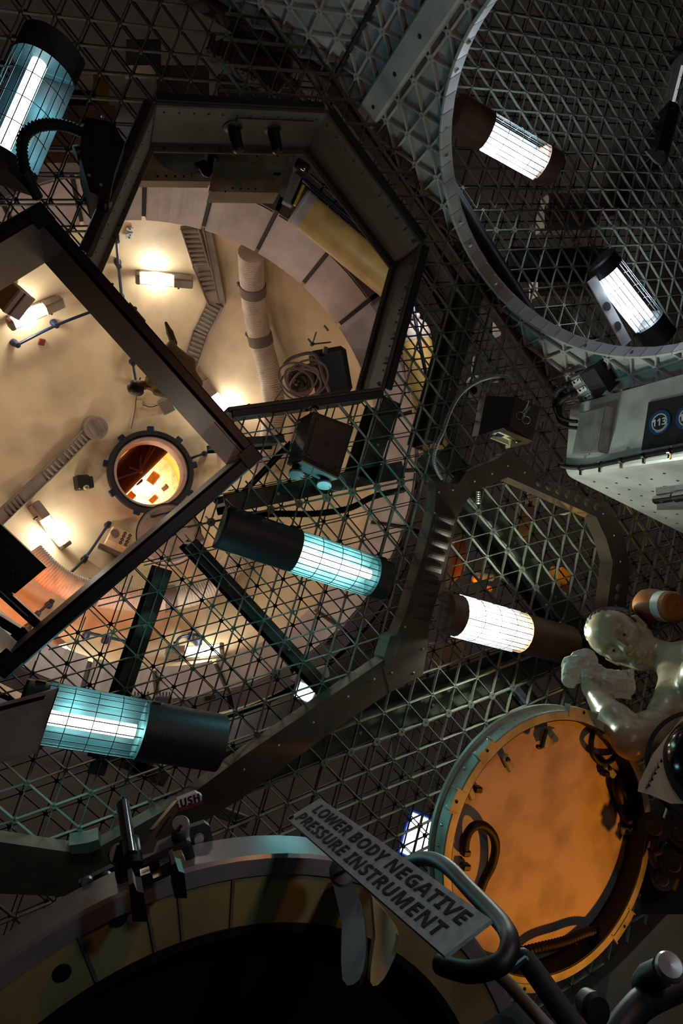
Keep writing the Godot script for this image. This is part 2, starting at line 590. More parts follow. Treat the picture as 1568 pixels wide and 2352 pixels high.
func grids() -> void:
	var ph := Vector2(0.23, 0.51)
	var open := func(p: Vector3) -> bool:
		var f := Vector2(p.x, p.z)
		return not Geometry2D.is_point_in_polygon(f, hex_hole) and not Geometry2D.is_point_in_polygon(f, square_hole) and NW.dot(p) > -DW - 0.02 and f.distance_to(Vector2(AXIS.x, AXIS.z)) < 3.3
	var low := func(p: Vector3) -> bool:      # the top left is the neighbouring, higher panel
		var seam := PackedVector2Array([square_hole[0], square_hole[1], hex_hole[4], hex_hole[5]])
		return open.call(p) and not (p.x < 0.42 and p.z > 0.9) and not Geometry2D.is_point_in_polygon(Vector2(p.x, p.z), seam)
	var g := "floor grid of small triangles overhead"
	grid_panel("dark triangle grid panel beside the hexagonal hatch, yellow tank and hose behind it", H0, -24, -1, 2, 34, ph, low, m.grid, g, [])
	grid_panel("triangle grid panel under the black square frame, big corrugated duct showing through", H0, -1, 10, -18, 2, ph, low, m.grid, g, [[1, 1]])
	grid_panel("teal lit triangle grid panel behind the caged lamp with the long dark box housing", H0, -1, 10, 2, 12, ph, low, m.grid, g, [[1, 1]])
	grid_panel("pale lit triangle grid panel seen through the octagonal plate opening", H0, -1, 10, 12, 34, ph, low, m.grid, g, [[0, 0], [1, 1]])
	grid_panel("triangle grid panel lit from the lamp with a flat grey cover, at lower left", H0, 10, 33, -18, 2, ph, low, m.grid, g, [[1, 0]])
	grid_panel("triangle grid panel above the lettered sign, under the brown plate rail", H0, 10, 33, 2, 12, ph, low, m.grid, g, [[1, 0]])
	grid_panel("dim triangle grid panel behind the man holding a towel", H0, 10, 33, 12, 34, ph, low, m.grid, g, [[1, 0], [0, 0]])
	var beyond := func(p: Vector3) -> bool: return NW.dot(p) < -DW - 0.06 and Vector2(p.x - AXIS.x, p.z - AXIS.z).length() < 3.3
	grid_panel("triangle grid panel behind the lamp in the upper half of the round doorway", 2.29, -34, -13, 18, 54, Vector2(0.85, 0.79), beyond, m.grid, g, [])
	grid_panel("triangle grid panel behind the lamp with two round holes in its reflector", 2.29, -13, 8, 18, 54, Vector2(0.95, 0.05), beyond, m.grid, g, [[1, 1]])
	var left := func(p: Vector3) -> bool:
		var f := Vector2(p.x, p.z)
		return p.x < 0.9 and p.z > 0.8 and not Geometry2D.is_point_in_polygon(f, flat(square.map(func(q): return q * 1.06))) and not Geometry2D.is_point_in_polygon(f, flat([at(352, 242, H0) * 1.07, at(760, 262, H0) * 1.07, at(970, 562, H0) * 1.07, at(525, 935, H0) * 1.07, at(205, 590, H0) * 1.07]))
	grid_panel("dark triangle grid panel behind the blue lit lamp at upper left", 2.27, -34, -2, -6, 30, Vector2(0.70, 0.08), left, m.grid, g, [])
	var up := func(p: Vector3) -> bool:
		var f := Vector2(p.x, p.z)
		return not Geometry2D.is_point_in_polygon(f, hex_hole) and not Geometry2D.is_point_in_polygon(f, square_hole_up) and not Geometry2D.is_point_in_polygon(f, PackedVector2Array([square_hole_up[0], square_hole_up[1], hex_hole[4], hex_hole[5]])) and f.distance_to(Vector2(AXIS.x, AXIS.z)) < 3.3
	grid_panel("upper layer of triangle grid showing as a second thinner lattice above the lit one", H1, -34, 32, -16, 46, ph, func(p): return up.call(p) and NW.dot(p) > -DW, m.grid_shaded, g, [])
	grid_panel("upper layer of triangle grid beyond the round doorway, dark against pale lockers", 2.55, -34, 12, 14, 54, ph, beyond, m.black, g, [])  # black stands in for the unlit layer beyond the doorway

# ---------------------------------------------------------------- beams between the two grids
func lat(i: float, j: float, h: float) -> Vector3:
	return LA * (i + 0.23) + LB * (j + 0.51) + Vector3(0, h, 0)
func ibeam(p: Vector3, q: Vector3, w: float, label: String, mt: Material, lo := 2.142, hi := 2.32) -> void:
	var t := thing("floor_beam", label, "beam", (p + q) * 0.5 * Vector3(1, 0, 1) + Vector3(0, lo, 0), "beams between the two grid layers")
	var f := func(v: Vector3, y: float) -> Vector3: return Vector3(v.x, y, v.z)
	part("flange", mb().bar(f.call(p, lo + 0.005), f.call(q, lo + 0.005), w, 0.01, Vector3.UP, 0.002), mt, t)
	part("flange", mb().bar(f.call(p, hi - 0.005), f.call(q, hi - 0.005), w, 0.01, Vector3.UP, 0.002), mt, t)
	part("web", mb().bar(f.call(p, (lo + hi) * 0.5), f.call(q, (lo + hi) * 0.5), 0.012, hi - lo - 0.02), mt, t)
	var d := (q - p) * Vector3(1, 0, 1)
	var k := 0.2
	var b := mb()
	while k < d.length() - 0.1:
		var c: Vector3 = f.call(p, lo - 0.004) + d.normalized() * k
		b.lathe(Transform3D(Basis(), c), [Vector2(0.0, 0.0), Vector2(0.006, 0.0), Vector2(0.007, 0.004)], 8)
		k += 0.33
	if b.v.size():
		part("bolts", b, m.alu, t)
func beams() -> void:
	ibeam(lat(0.6, 2.0, 0), lat(8.6, 2.0, 0), 0.05, "dark floor beam running from the square frame down to the bright clutter", m.beam)
	ibeam(lat(1.3, 0.7, 0), lat(7.6, -5.6, 0), 0.055, "dark floor beam crossing the corrugated duct below the square frame", m.beam)
	ibeam(lat(-0.55, 3.9, 0), lat(-0.5, 10.6, 0), 0.07, "dark floor beam behind the box with two round plugs and the rounded grid joint", m.beam)
	ibeam(lat(-3.5, 12.2, 0), lat(-0.4, 9.0, 0), 0.075, "dark floor beam running down from the hatch corner beside the box with two round plugs", m.beam)
	ibeam(lat(-8.4, 19.6, 0), lat(-1.4, 12.6, 0), 0.075, "grey floor beam behind the thin bent hose, right of the yellow tank", m.beam)
	ibeam(lat(-1.0, 12.7, 0), lat(9.0, 12.7, 0), 0.08, "broad pale green floor beam slanting across the octagonal opening", m.beam)
	ibeam(lat(9.55, -3.0, 0), lat(9.55, 20.0, 0), 0.09, "broad floor beam lit green below the caged lamp with the brown round housing", m.beam)
	ibeam(lat(10.2, 8.6, 0), lat(20.0, 8.6, 0), 0.035, "narrow pale floor beam pointing at the white lit panel by the round lid", m.beam)
	ibeam(lat(8.2, -9.0, 0), lat(16.5, -17.3, 0), 0.05, "pale green floor beam beneath the lamp with a flat grey cover", m.beam)
	ibeam(at(500, 1014, H0), at(660, 1004, H0), 0.03, "thin dark floor beam between the square frame corner and the box with two plugs", m.beam)
	ibeam(at(1180, 580, 2.29), at(1430, 585, 2.29), 0.1, "dark floor beam crossing the round doorway above the lamp with two holes", m.dark, 2.33, 2.53)
	ibeam(at(1095, 690, 2.3), at(1000, 520, 2.3), 0.06, "dark floor beam hidden behind the doorway wall near its rounded edge", m.dark, 2.33, 2.53)

# ---------------------------------------------------------------- hexagonal hatch and square frame
func hatch_lining() -> void:
	var t := thing("hatch_lining", "grey metal lining of the large hexagonal hatch that opens to the dome", "hatch", at(590, 620, H0))
	var c := Vector3()
	var v := []
	for p in hex_hole:
		v.append(Vector3(p.x, 0, p.y))
		c += v[-1] / 6.0
	for k in 6:
		var a: Vector3 = v[k]
		var b: Vector3 = v[(k + 1) % 6]
		var out := ((a + b) * 0.5 - c).normalized()
		if k == 4:
			continue
		var y0 := H0 - 0.012
		var y1 := 2.335
		var ex := (b - a).normalized() * 0.008
		var pan := part("lining_panel", mb().bar(a - ex + out * 0.011 + Vector3(0, (y0 + y1) * 0.5, 0), b + ex + out * 0.011 + Vector3(0, (y0 + y1) * 0.5, 0), 0.02, y1 - y0, Vector3.UP, 0.004), m.lining, t)
		part("lip", mb().bar(a + out * 0.03 + Vector3(0, y0 - 0.004, 0), b + out * 0.03 + Vector3(0, y0 - 0.004, 0), 0.03, 0.012, Vector3.UP, 0.003), m.dark, pan)
		part("rim", mb().bar(a - out * 0.0 + Vector3(0, y1, 0), b - out * 0.0 + Vector3(0, y1, 0), 0.03, 0.014, Vector3.UP, 0.003), m.lining, pan)
		var n := int((b - a).length() / 0.05)
		var r := mb()
		for q in n:
			var p := a.lerp(b, (q + 0.5) / n) - out * 0.0
			r.lathe(frame(p + Vector3(0, y0 + 0.03, 0), b - a, -out), [Vector2(0.0, 0.002), Vector2(0.003, 0.002), Vector2(0.004, 0.0)], 6)
		part("rivets", r, m.dark, pan)
	# two plugs on the top panel
	for x in [548, 640]:
		var p := at(x, 262, H0)
		var inn: Vector3 = -((v[0] + v[1]) * 0.5 - c).normalized()
		var o: Vector3 = v[0].lerp(v[1], (Vector3(p.x, 0, p.z) - v[0]).dot((v[1] - v[0]).normalized()) / (v[1] - v[0]).length()) + Vector3(0, 2.19, 0)
		var k := part("plug", mb().lathe(frame(o, Vector3.UP, inn), [Vector2(0.034, 0.0), Vector2(0.034, 0.006), Vector2(0.024, 0.01), Vector2(0.023, 0.03), Vector2(0.02, 0.09), Vector2(0.012, 0.095), Vector2(0, 0.095)], 20), m.black, t)
		part("collar", mb().lathe(frame(o, Vector3.UP, inn), [Vector2(0.04, 0.0), Vector2(0.04, 0.004), Vector2(0.03, 0.006)], 20), m.lining, k)
	# cover plate that carries the plugs
	var inn2: Vector3 = -((v[0] + v[1]) * 0.5 - c).normalized()
	part("cover_plate", mb().bar((v[0] as Vector3).lerp(v[1], 0.46) + inn2 * 0.003 + Vector3(0, 2.2, 0), (v[0] as Vector3).lerp(v[1], 0.95) + inn2 * 0.003 + Vector3(0, 2.2, 0), 0.006, 0.13, Vector3.UP, 0.002), m.lining, t)
func black_frame() -> void:
	var t := thing("square_frame", "large black square frame with scuffed inner faces hanging in front of the dome", "frame", (square[0] + square[2]) * 0.5)
	var c: Vector3 = (square[0] + square[2]) * 0.5
	for k in 4:
		var a: Vector3 = square[k]
		var b: Vector3 = square[(k + 1) % 4]
		var inn := (c - (a + b) * 0.5).normalized()
		var w: float = [0.034, 0.042, 0.034, 0.034][k]
		var bm := part("frame_beam", mb().bar(a + inn * w * 0.5 + Vector3(0, 0.15, 0), b + inn * w * 0.5 + Vector3(0, 0.15, 0), w, 0.30, Vector3.UP, 0.005), m.frame, t)
		part("inner_face", mb().bar(a.lerp(b, 0.03) + inn * (w + 0.002) + Vector3(0, 0.154, 0), a.lerp(b, 0.97) + inn * (w + 0.002) + Vector3(0, 0.154, 0), 0.004, 0.286, Vector3.UP, 0.001), m.scuffed if k < 2 else m.frame, bm)
		if k == 0:
			part("scuffed_patch", mb().bar(a.lerp(b, 0.81) + inn * (w + 0.0045) + Vector3(0, 0.16, 0), a.lerp(b, 0.965) + inn * (w + 0.0045) + Vector3(0, 0.16, 0), 0.001, 0.25, Vector3.UP), m.scratched, bm)
		part("corner_plate", mb().bx(frame(a + inn * 0.03 + (b - a).normalized() * 0.035 + Vector3(0, -0.002, 0), b - a, Vector3.UP), Vector3(0.06, 0.006, 0.06), 0.002), m.black, bm)

# ---------------------------------------------------------------- ring of lockers under the dome
func pol(r: float, a: float, y: float) -> Vector3:
	return AXIS + Vector3(cos(a) * r, y, sin(a) * r)
func lockers() -> void:
	var names := ["top left, behind the grid", "above the minus Y label", "under the crank handle", "third along from the crank handle", "above the duct's upper end", "below the yellow tank's collar"]
	var rk := []
	for q in [Vector2(2.745, 7.47), Vector2(2.985, 6.88), Vector2(3.15, 6.84), Vector2(3.2, 7.2)]:
		rk.append(q)
	solo("gap_backing", mb().lathe(Transform3D(Basis(), AXIS), rk, 96), m.black, "added black ring behind the pale lockers, keeping the gaps between them dark", "rack")  # added backing that paints the shade in the gaps between lockers
	for k in 24:
		var mid := deg_to_rad(77.1 - 15.0 * k)
		var h := deg_to_rad(6.95)
		var lab := "pinkish white ring locker with a %s" % "bevelled lid"
		var pc := pix(pol(2.85, mid, 7.1))
		var seen_ := pc.x > -60 and pc.x < 1640 and pc.y > -60 and pc.y < 2420
		if not seen_:
			continue
		var t := thing("ring_locker", "pale ring locker %s" % locker_place(k), "locker", pol(2.95, mid, 6.85), "ring of pale lockers under the dome")
		var prof := [Vector2(2.70, 7.48), Vector2(2.95, 6.86), Vector2(3.14, 6.80), Vector2(3.16, 7.2), Vector2(3.02, 7.6)]
		var b := mb()
		var na := 5
		for i in prof.size():
			var p: Vector2 = prof[i]
			var q: Vector2 = prof[(i + 1) % prof.size()]
			var d := (q - p).normalized()
			for s in na:
				var a0 := mid - h + 2.0 * h * s / na
				var a1 := mid - h + 2.0 * h * (s + 1) / na
				var n0 := Vector3(cos((a0 + a1) / 2) * -d.y, d.x, sin((a0 + a1) / 2) * -d.y)
				if i == 0 or i == 1:
					n0 = Vector3(cos((a0 + a1) / 2) * d.y, -d.x, sin((a0 + a1) / 2) * d.y)
				b.quad(pol(p.x, a0, p.y), pol(q.x, a0, q.y), pol(q.x, a1, q.y), pol(p.x, a1, p.y), n0)
		for a in [mid - h, mid + h]:
			var pp := []
			for p in prof:
				pp.append(pol(p.x, a, p.y))
			b.prism(pp, Vector3(0, 0.0001, 0))
		part("body", b, m.locker, t)
		# the lid: a thin raised plate on the slanting inner face
		var l := mb()
		var u := (Vector2(2.95, 6.86) - Vector2(2.70, 7.48)).normalized()
		var nv := Vector2(u.y, -u.x)
		var e := [Vector2(2.70, 7.48) + u * 0.02 + nv * 0.014, Vector2(2.95, 6.86) - u * 0.02 + nv * 0.014]
		for s in na:
			var a0 := mid - h * 0.965 + 1.93 * h * s / na
			var a1 := mid - h * 0.965 + 1.93 * h * (s + 1) / na
			var nn := Vector3(cos((a0 + a1) / 2) * nv.x, nv.y, sin((a0 + a1) / 2) * nv.x)
			l.quad(pol(e[0].x, a0, e[0].y), pol(e[1].x, a0, e[1].y), pol(e[1].x, a1, e[1].y), pol(e[0].x, a1, e[0].y), nn)
			for w in 2:
				l.quad(pol(e[w].x, a0, e[w].y), pol(e[w].x, a1, e[w].y), pol(e[w].x - nv.x * 0.02, a1, e[w].y - nv.y * 0.02), pol(e[w].x - nv.x * 0.02, a0, e[w].y - nv.y * 0.02), Vector3(0, 1 - 2 * w, 0))
		var lid := part("lid", l, m.locker, t)
		var lt := pol(2.96, mid + 0.06, 6.835)
		part("latch", mb().bx(frame(lt, Vector3(cos(mid), 0, sin(mid)), Vector3.DOWN), Vector3(0.05, 0.03, 0.11), 0.006), m.grey, lid)
		if k % 2 == 0:
			part("placard", mb().bx(frame(pol(2.93 - 0.014, mid + 0.07, 6.93), pol(1, mid, 0) - pol(1, mid + 0.1, 0), Vector3(cos(mid) * nv.x, nv.y, sin(mid) * nv.x)), Vector3(0.12, 0.004, 0.05)), m.band, lid)
func locker_place(k: int) -> String:
	match k:
		0: return "under the box with the crank handle"
		1: return "right of the one under the crank handle"
		2: return "above the upper end of the corrugated duct"
		3: return "beside the middle of the yellow tank"
		4: return "beside the lower end of the yellow tank"
		5: return "cut by the hatch's right wall above the coiled cable"
		6: return "behind the hatch's right corner and dark grid"
		7: return "behind the dark grid right of the box with two plugs"
		8: return "seen through the teal grid above the long lamp"
		9: return "seen through the teal grid right of the long lamp's cage"
		10: return "seen through the grid below the long lamp's cage"
		11: return "seen through the grid beside the bright clutter"
		12: return "seen through the grid right of the lamp with the blue handle"
		13: return "seen through the grid under the lamp with the blue handle"
		14: return "seen through the grid left of the lamp with the blue handle"
		15: return "at the lower left edge behind the square frame"
		23: return "left of the crank handle, above the minus Y label"
		22: return "behind the hatch's left edge at upper left"
		21: return "brightly lit behind the grid at far upper left"
	return "at the far left behind the grid"

# ---------------------------------------------------------------- things on the dome
func dome_frame(x: float, y: float, dx: float, dy: float, off := 0.0) -> Transform3D:
	var p := ondome(x, y)
	var q := ondome(x + dx * 20.0, y + dy * 20.0)
	var n := dome_n(p)
	return frame(p + n * off, q - p, n)
func dome_lamp(x: float, y: float, dx: float, dy: float, place: String, e := 1.5, flip := false) -> void:
	var xf := dome_frame(x, y, dx, dy, 0.0)
	var t := thing("dome_lamp", "small light fitting on the dome, %s" % place, "lamp", xf, "light fittings on the dome")
	var lit := glow(Color(1.0, 1.0, 0.97), 3.2)
	var s := -1.0 if flip else 1.0
	part("mounting", mb().bx(Transform3D(Basis(), Vector3(0, 0.045, 0)), Vector3(0.74, 0.05, 0.13), 0.01), m.grey, t, false)
	part("housing", mb().bx(Transform3D(Basis(), Vector3(0.26 * s, 0.13, 0)), Vector3(0.30, 0.13, 0.17), 0.02), m.tray, t, false)
	part("end_cap", mb().bx(Transform3D(Basis(), Vector3(-0.385 * s, 0.13, 0)), Vector3(0.08, 0.13, 0.17), 0.02), m.band, t, false)
	part("reflector", mb().bx(Transform3D(Basis(), Vector3(-0.12 * s, 0.085, 0)), Vector3(0.46, 0.015, 0.17), 0.004), m.white, t, false)
	for z in [-0.042, 0.042]:
		part("lamp_tube", mb().cyl(Vector3(-0.345 * s, 0.14, z), Vector3(0.11 * s, 0.14, z), 0.026, 12), lit, t, false)
	for i in 4:
		part("guard_wire", mb().tube([Vector3(-0.35 * s, 0.16, -0.085 + i * 0.057), Vector3(0.115 * s, 0.16, -0.085 + i * 0.057)], 0.004, 5), m.wire, t, false)
	part("clamp", mb().bx(Transform3D(Basis(), Vector3(0.2 * s, 0.11, 0.11)), Vector3(0.03, 0.05, 0.08), 0.006), m.dark, t, false)
	for z in [-0.08, 0.08]:
		omni(xf * Vector3(-0.12 * s, 0.125, z), WARM, e * 0.5, 0.05, t)
func dome_path(pts: Array, off: float, step := 5) -> Array:
	var o := []
	for p in smoothed(pts.map(func(q): return Vector2(q[0], q[1])), step):
		o.append(ondome(p.x, p.y, off))
	return o
func handrail(pts: Array, place: String) -> void:
	var pa := dome_path(pts, 0.09)
	var t := thing("handrail", "dark blue handrail on the dome, %s" % place, "handrail", pa[0], "blue handrails on the dome")
	part("tube", mb().tube(pa, 0.022, 8), m.rail_blue, t)
	for k in [0, pa.size() / 2, pa.size() - 1]:
		var p: Vector3 = pa[k]
		var n := dome_n(p)
		part("bracket", mb().lathe(frame(p - n * 0.09, img(1, 0), n), [Vector2(0.055, 0), Vector2(0.055, 0.03), Vector2(0.04, 0.09), Vector2(0.04, 0.115), Vector2(0, 0.12)], 12), m.rail_blue, t)
func tray(pts: Array, w: float, label: String, groups: Array) -> Node3D:
	var p := []
	for q in pts:
		p.append(ondome(q[0], q[1], 0.05))
	var t := thing("cable_tray", label, "cable tray", p[0])
	for i in p.size() - 1:
		part("tray_base", mb().bar(p[i], p[i + 1], w, 0.08, dome_n(p[i]), 0.01), m.tray, t)
		var n := dome_n((p[i] + p[i + 1]) * 0.85)
		for s in [-1.0, 1.0]:
			var side: Vector3 = (p[i + 1] - p[i]).normalized().cross(n) * s * w * 0.46
			part("tray_edge", mb().bar(p[i] + side + n * 0.05, p[i + 1] + side + n * 0.05, w * 0.08, 0.03, n, 0.004), m.tray, t)
		var l: float = (p[i + 1] - p[i]).length()
		for g in groups[i]:
			var k: float = g[0]
			while k < g[1]:
				var c: Vector3 = p[i].lerp(p[i + 1], k)
				part("slat", mb().bx(frame(c + n * 0.052, p[i + 1] - p[i], n), Vector3(0.035, 0.03, w * 0.72), 0.006), m.tray, t)
				k += 0.085 / l
	return t
func dome_things() -> void:
	dome_lamp(378, 630, 1, 0.1, "between the minus Y label and the cable tray", 0.85)
	dome_lamp(72, 706, 1, -0.42, "beside the brown box at the left edge", 0.85)
	dome_lamp(104, 1212, 0.62, 0.78, "beside the straight cable tray, lower left", 0.85, true)
	dome_lamp(505, 917, 0.62, 0.85, "half hidden by the square frame near its right corner", 0.85, true)
	dome_lamp(145, 1520, 0.75, 0.62, "seen through the grid at lower left", 0.85, true)
	dome_lamp(448, 1512, 1, -0.1, "seen through the grid under a blue handle", 0.85, true)
	handrail([[264, 540], [269, 600], [277, 680]], "hanging left of the lamp by the minus Y label")
	handrail([[297, 785], [303, 830], [312, 880]], "ending at the floating figure's head")
	handrail([[30, 786], [122, 740], [222, 702]], "below the left edge lamp")
	handrail([[246, 1207], [192, 1286], [148, 1330]], "left of the box with round holes")
	handrail([[436, 1054], [470, 1042], [507, 1030]], "right of the round dome hatch")
	handrail([[60, 1445], [78, 1420], [110, 1392]], "on the orange lit patch at lower left")
	handrail([[195, 1464], [240, 1474], [300, 1488]], "behind grid left of the lamp with a blue handle")
	handrail([[404, 1490], [415, 1474], [452, 1468], [456, 1480]], "arched over the lamp behind the grid")
	tray([[436, 515], [462, 600], [497, 690], [462, 760], [428, 862]], 0.27, "long pinkish cable tray bent in the middle, with raised cross slats", [[[0.05, 0.98]], [[0.2, 0.75]], [[0.15, 0.95]], [[0.05, 0.95]]])
	tray([[478, 520], [512, 690]], 0.12, "narrow plain tray beside the bent slatted cable tray", [[]])
	var ct := tray([[-30, 1215], [95, 1098], [198, 996]], 0.20, "straight pinkish cable tray ending in a round cover", [[[0.3, 0.6]], [[0.05, 0.45], [0.5, 0.95]]])
	var dx := dome_frame(214, 981, 1, -0.6)
	part("end_cover", mb().lathe(dx, [Vector2(0, 0.16), Vector2(0.19, 0.16), Vector2(0.2, 0.14), Vector2(0.2, 0.0)], 28), m.tray, ct)
	for k in [-1, 0, 1]:
		part("cover_bar", mb().bx(dx * Transform3D(Basis(), Vector3(k * 0.09, 0.165, 0)), Vector3(0.035, 0.02, 0.30 - absf(k) * 0.07), 0.004), m.tray if k else m.band, ct)
	# corrugated ducts
	duct([[588, 548], [590, 600], [596, 680], [610, 760], [634, 850], [644, 930], [634, 1010], [606, 1090]], 0.19, "thick pale corrugated duct curving down the right of the dome", [[592, 662], [612, 775]])
	duct([[40, 1290], [84, 1336], [140, 1372], [215, 1392], [300, 1402], [390, 1400], [470, 1378], [535, 1325], [580, 1255]], 0.20, "thick pale corrugated duct curving along the bottom of the dome", [[206, 1390], [392, 1400]])
	# label, boxes and covers
	var sx := dome_frame(297, 534, 1, 0.06, 0.01)
	var s := thing("axis_label", "small white label reading minus Y on the dome", "label", sx)
	part("plate", mb().bx(Transform3D(), Vector3(0.095, 0.012, 0.2), 0.004), m.white, s, false)
	lettering("Y-", 0.085, m.ink, s, Transform3D(Basis(Vector3(0, 0, 1), Vector3(-1, 0, 0), Vector3(0, 1, 0)) * Basis(), Vector3(0, 0.008, 0.0)))
	for z in [-0.08, 0.08]:
		part("screw", mb().lathe(Transform3D(Basis(), Vector3(0, 0.006, z)), [Vector2(0.012, 0), Vector2(0.012, 0.006), Vector2(0, 0.007)], 8), m.ink, s, false)
	var gx := dome_frame(383, 929, 0.5, 0.87, 0.0)
	var gb := thing("grey_box", "small grey box with a pale edge strip on the dome above the round hatch", "box", gx)
	part("body", mb().bx(Transform3D(Basis(), Vector3(0, 0.08, 0)), Vector3(0.25, 0.16, 0.24), 0.012), m.grey, gb, false)
	part("edge_strip", mb().bx(Transform3D(Basis(), Vector3(0, 0.165, -0.11)), Vector3(0.25, 0.012, 0.03), 0.003), m.white, gb, false)
	part("cover", mb().bx(Transform3D(Basis(), Vector3(0, 0.165, 0.02)), Vector3(0.2, 0.012, 0.17), 0.003), m.band, gb, false)
	var wx := dome_frame(320, 927, 1, 0.0)
	var sw := thing("wall_switch", "small cream switch box beside the grey box, with a thin wire", "switch", wx)
	part("body", mb().bx(Transform3D(Basis(), Vector3(0, 0.04, 0)), Vector3(0.1, 0.08, 0.12), 0.01), m.cream, sw, false)
	part("wire", mb().tube(dome_path([[325, 928], [345, 934], [362, 930]], 0.03), 0.008, 5), m.rubber, sw)
	part("wire", mb().tube(dome_path([[313, 905], [308, 950], [300, 985]], 0.02), 0.006, 5), m.rubber, sw)
	var kx := dome_frame(186, 1111, 1, -0.05)
	var cd := thing("black_device", "small black device with a pale knob left of the round dome hatch", "device", kx)
	part("body", mb().bx(Transform3D(Basis(), Vector3(-0.04, 0.12, 0)), Vector3(0.2, 0.2, 0.24), 0.02), m.black, cd, false)
	part("bracket", mb().bx(Transform3D(Basis(), Vector3(0.1, 0.1, 0)), Vector3(0.1, 0.14, 0.2), 0.02), m.rail_blue, cd, false)
	part("knob", mb().lathe(Transform3D(Basis(), Vector3(-0.03, 0.22, 0.1)), [Vector2(0.04, 0), Vector2(0.04, 0.05), Vector2(0.02, 0.05), Vector2(0.02, 0.03), Vector2(0, 0.03)], 14), m.cream, cd, false)
	var px_ := dome_frame(266, 1250, 1, 0.42)
	var pb := thing("control_box", "beige box with a round dial and rows of dark holes on the dome", "control box", px_)
	part("body", mb().bx(Transform3D(Basis(), Vector3(0, 0.14, 0)), Vector3(0.36, 0.28, 0.3), 0.02), m.cream, pb, false)
	part("dial", mb().lathe(Transform3D(Basis(), Vector3(-0.1, 0.28, -0.02)), [Vector2(0.075, 0), Vector2(0.07, 0.02), Vector2(0.05, 0.02), Vector2(0.04, 0.01), Vector2(0, 0.012)], 20), m.band, pb, false)
	for a in 2:
		for b in 4:
			part("socket", mb().lathe(Transform3D(Basis(), Vector3(0.045 + a * 0.085, 0.281, -0.1 + b * 0.066)), [Vector2(0.026, 0), Vector2(0.026, 0.008), Vector2(0.016, 0.008), Vector2(0.014, -0.002), Vector2(0, -0.002)], 10), m.hole, pb, false)
	part("base_rail", mb().bx(Transform3D(Basis(), Vector3(-0.02, 0.05, 0.18)), Vector3(0.44, 0.08, 0.08), 0.01), m.band, pb, false)
	solo("red_tag", mb().bx(dome_frame(95, 785, 1, 0.2, 0.01), Vector3(0.09, 0.03, 0.1), 0.005), m.red, "small dark red tag on the dome below the left edge handrail", "tag")
	var bx_ := dome_frame(14, 672, 1, 0.6)
	var bb := thing("brown_box", "brown storage box at the left edge beside a dome lamp", "box", bx_)
	part("body", mb().bx(Transform3D(Basis(), Vector3(-0.05, 0.15, 0)), Vector3(0.3, 0.3, 0.36), 0.02), m.cloth, bb, false)
	part("lid", mb().bx(Transform3D(Basis(), Vector3(-0.05, 0.31, 0)), Vector3(0.31, 0.04, 0.37), 0.01), m.band, bb, false)
	part("strap", mb().bx(Transform3D(Basis(), Vector3(-0.1, 0.16, 0)), Vector3(0.04, 0.36, 0.365), 0.01), m.rubber, bb, false)
	# the round hatch in the dome
	var o := Transform3D(Basis(), AXIS)
	var h := thing("dome_hatch_ring", "dark clamp ring around the round hatch at the top of the dome", "hatch", AXIS + Vector3(0, 11.0, 0))
	part("outer_ring", mb().lathe(o, [Vector2(0.66, 11.2), Vector2(0.645, 10.92), Vector2(0.71, 10.9), Vector2(0.73, 10.95), Vector2(0.73, 11.2)], 64), m.dark, h)
	part("inner_ring", mb().lathe(o, [Vector2(0.57, 11.6), Vector2(0.565, 11.1), Vector2(0.585, 10.98), Vector2(0.63, 10.96), Vector2(0.645, 11.0), Vector2(0.645, 11.4)], 64, true), m.pink, h)
	part("seal", mb().lathe(o, [Vector2(0.612, 10.957), Vector2(0.616, 10.945), Vector2(0.628, 10.945), Vector2(0.632, 10.96)], 64), m.rubber, h)
	for k in 9:
		var a := TAU * (k + 0.3) / 9.0
		part("clamp", mb().bx(frame(AXIS + Vector3(cos(a) * 0.745, 10.95, sin(a) * 0.745), Vector3(cos(a), 0, sin(a)), Vector3.DOWN), Vector3(0.1, 0.1, 0.12), 0.015), m.rail_blue, h)
	# what shows in the tunnel: a dark trussed tank across it, a lamp, and odds and ends
	var tb := thing("trussed_tank", "dark trussed cylinder lying across the tunnel beyond the round hatch", "tank", AXIS + Vector3(0, 12.6, 0))
	var c0 := at(248, 1128, 12.9)
	var c1 := at(378, 1000, 12.9)
	part("shell", mb().lathe(frame(c0, Vector3.UP, c1 - c0), [Vector2(0, 0), Vector2(0.29, 0), Vector2(0.29, (c1 - c0).length()), Vector2(0, (c1 - c0).length())], 24), m.dark, tb)
	for k in 5:
		var q := c0.lerp(c1, 0.1 + 0.2 * k)
		part("strut", mb().bar(q + Vector3(0.05, -0.34, 0.1), at(322, 1082, 12.45), 0.03, 0.03), m.band, tb)
	part("hub", mb().ball(at(322, 1082, 12.45), 0.05, 10), m.band, tb)
	var tl := thing("tunnel_lamp", "bright lamp glowing at the end of the tunnel beyond the round hatch", "lamp", AXIS + Vector3(0, 14.5, 0))
	part("diffuser", mb().lathe(Transform3D(Basis(), at(336, 1128, 14.45)), [Vector2(0, -0.06), Vector2(0.1, -0.06), Vector2(0.13, 0.0), Vector2(0.13, 0.08)], 24), glow(Color(1, 0.95, 0.85), 1.6), tl)
	omni(at(336, 1122, 14.2), Color(1.0, 0.9, 0.74), 2.6, 0.2, tl)
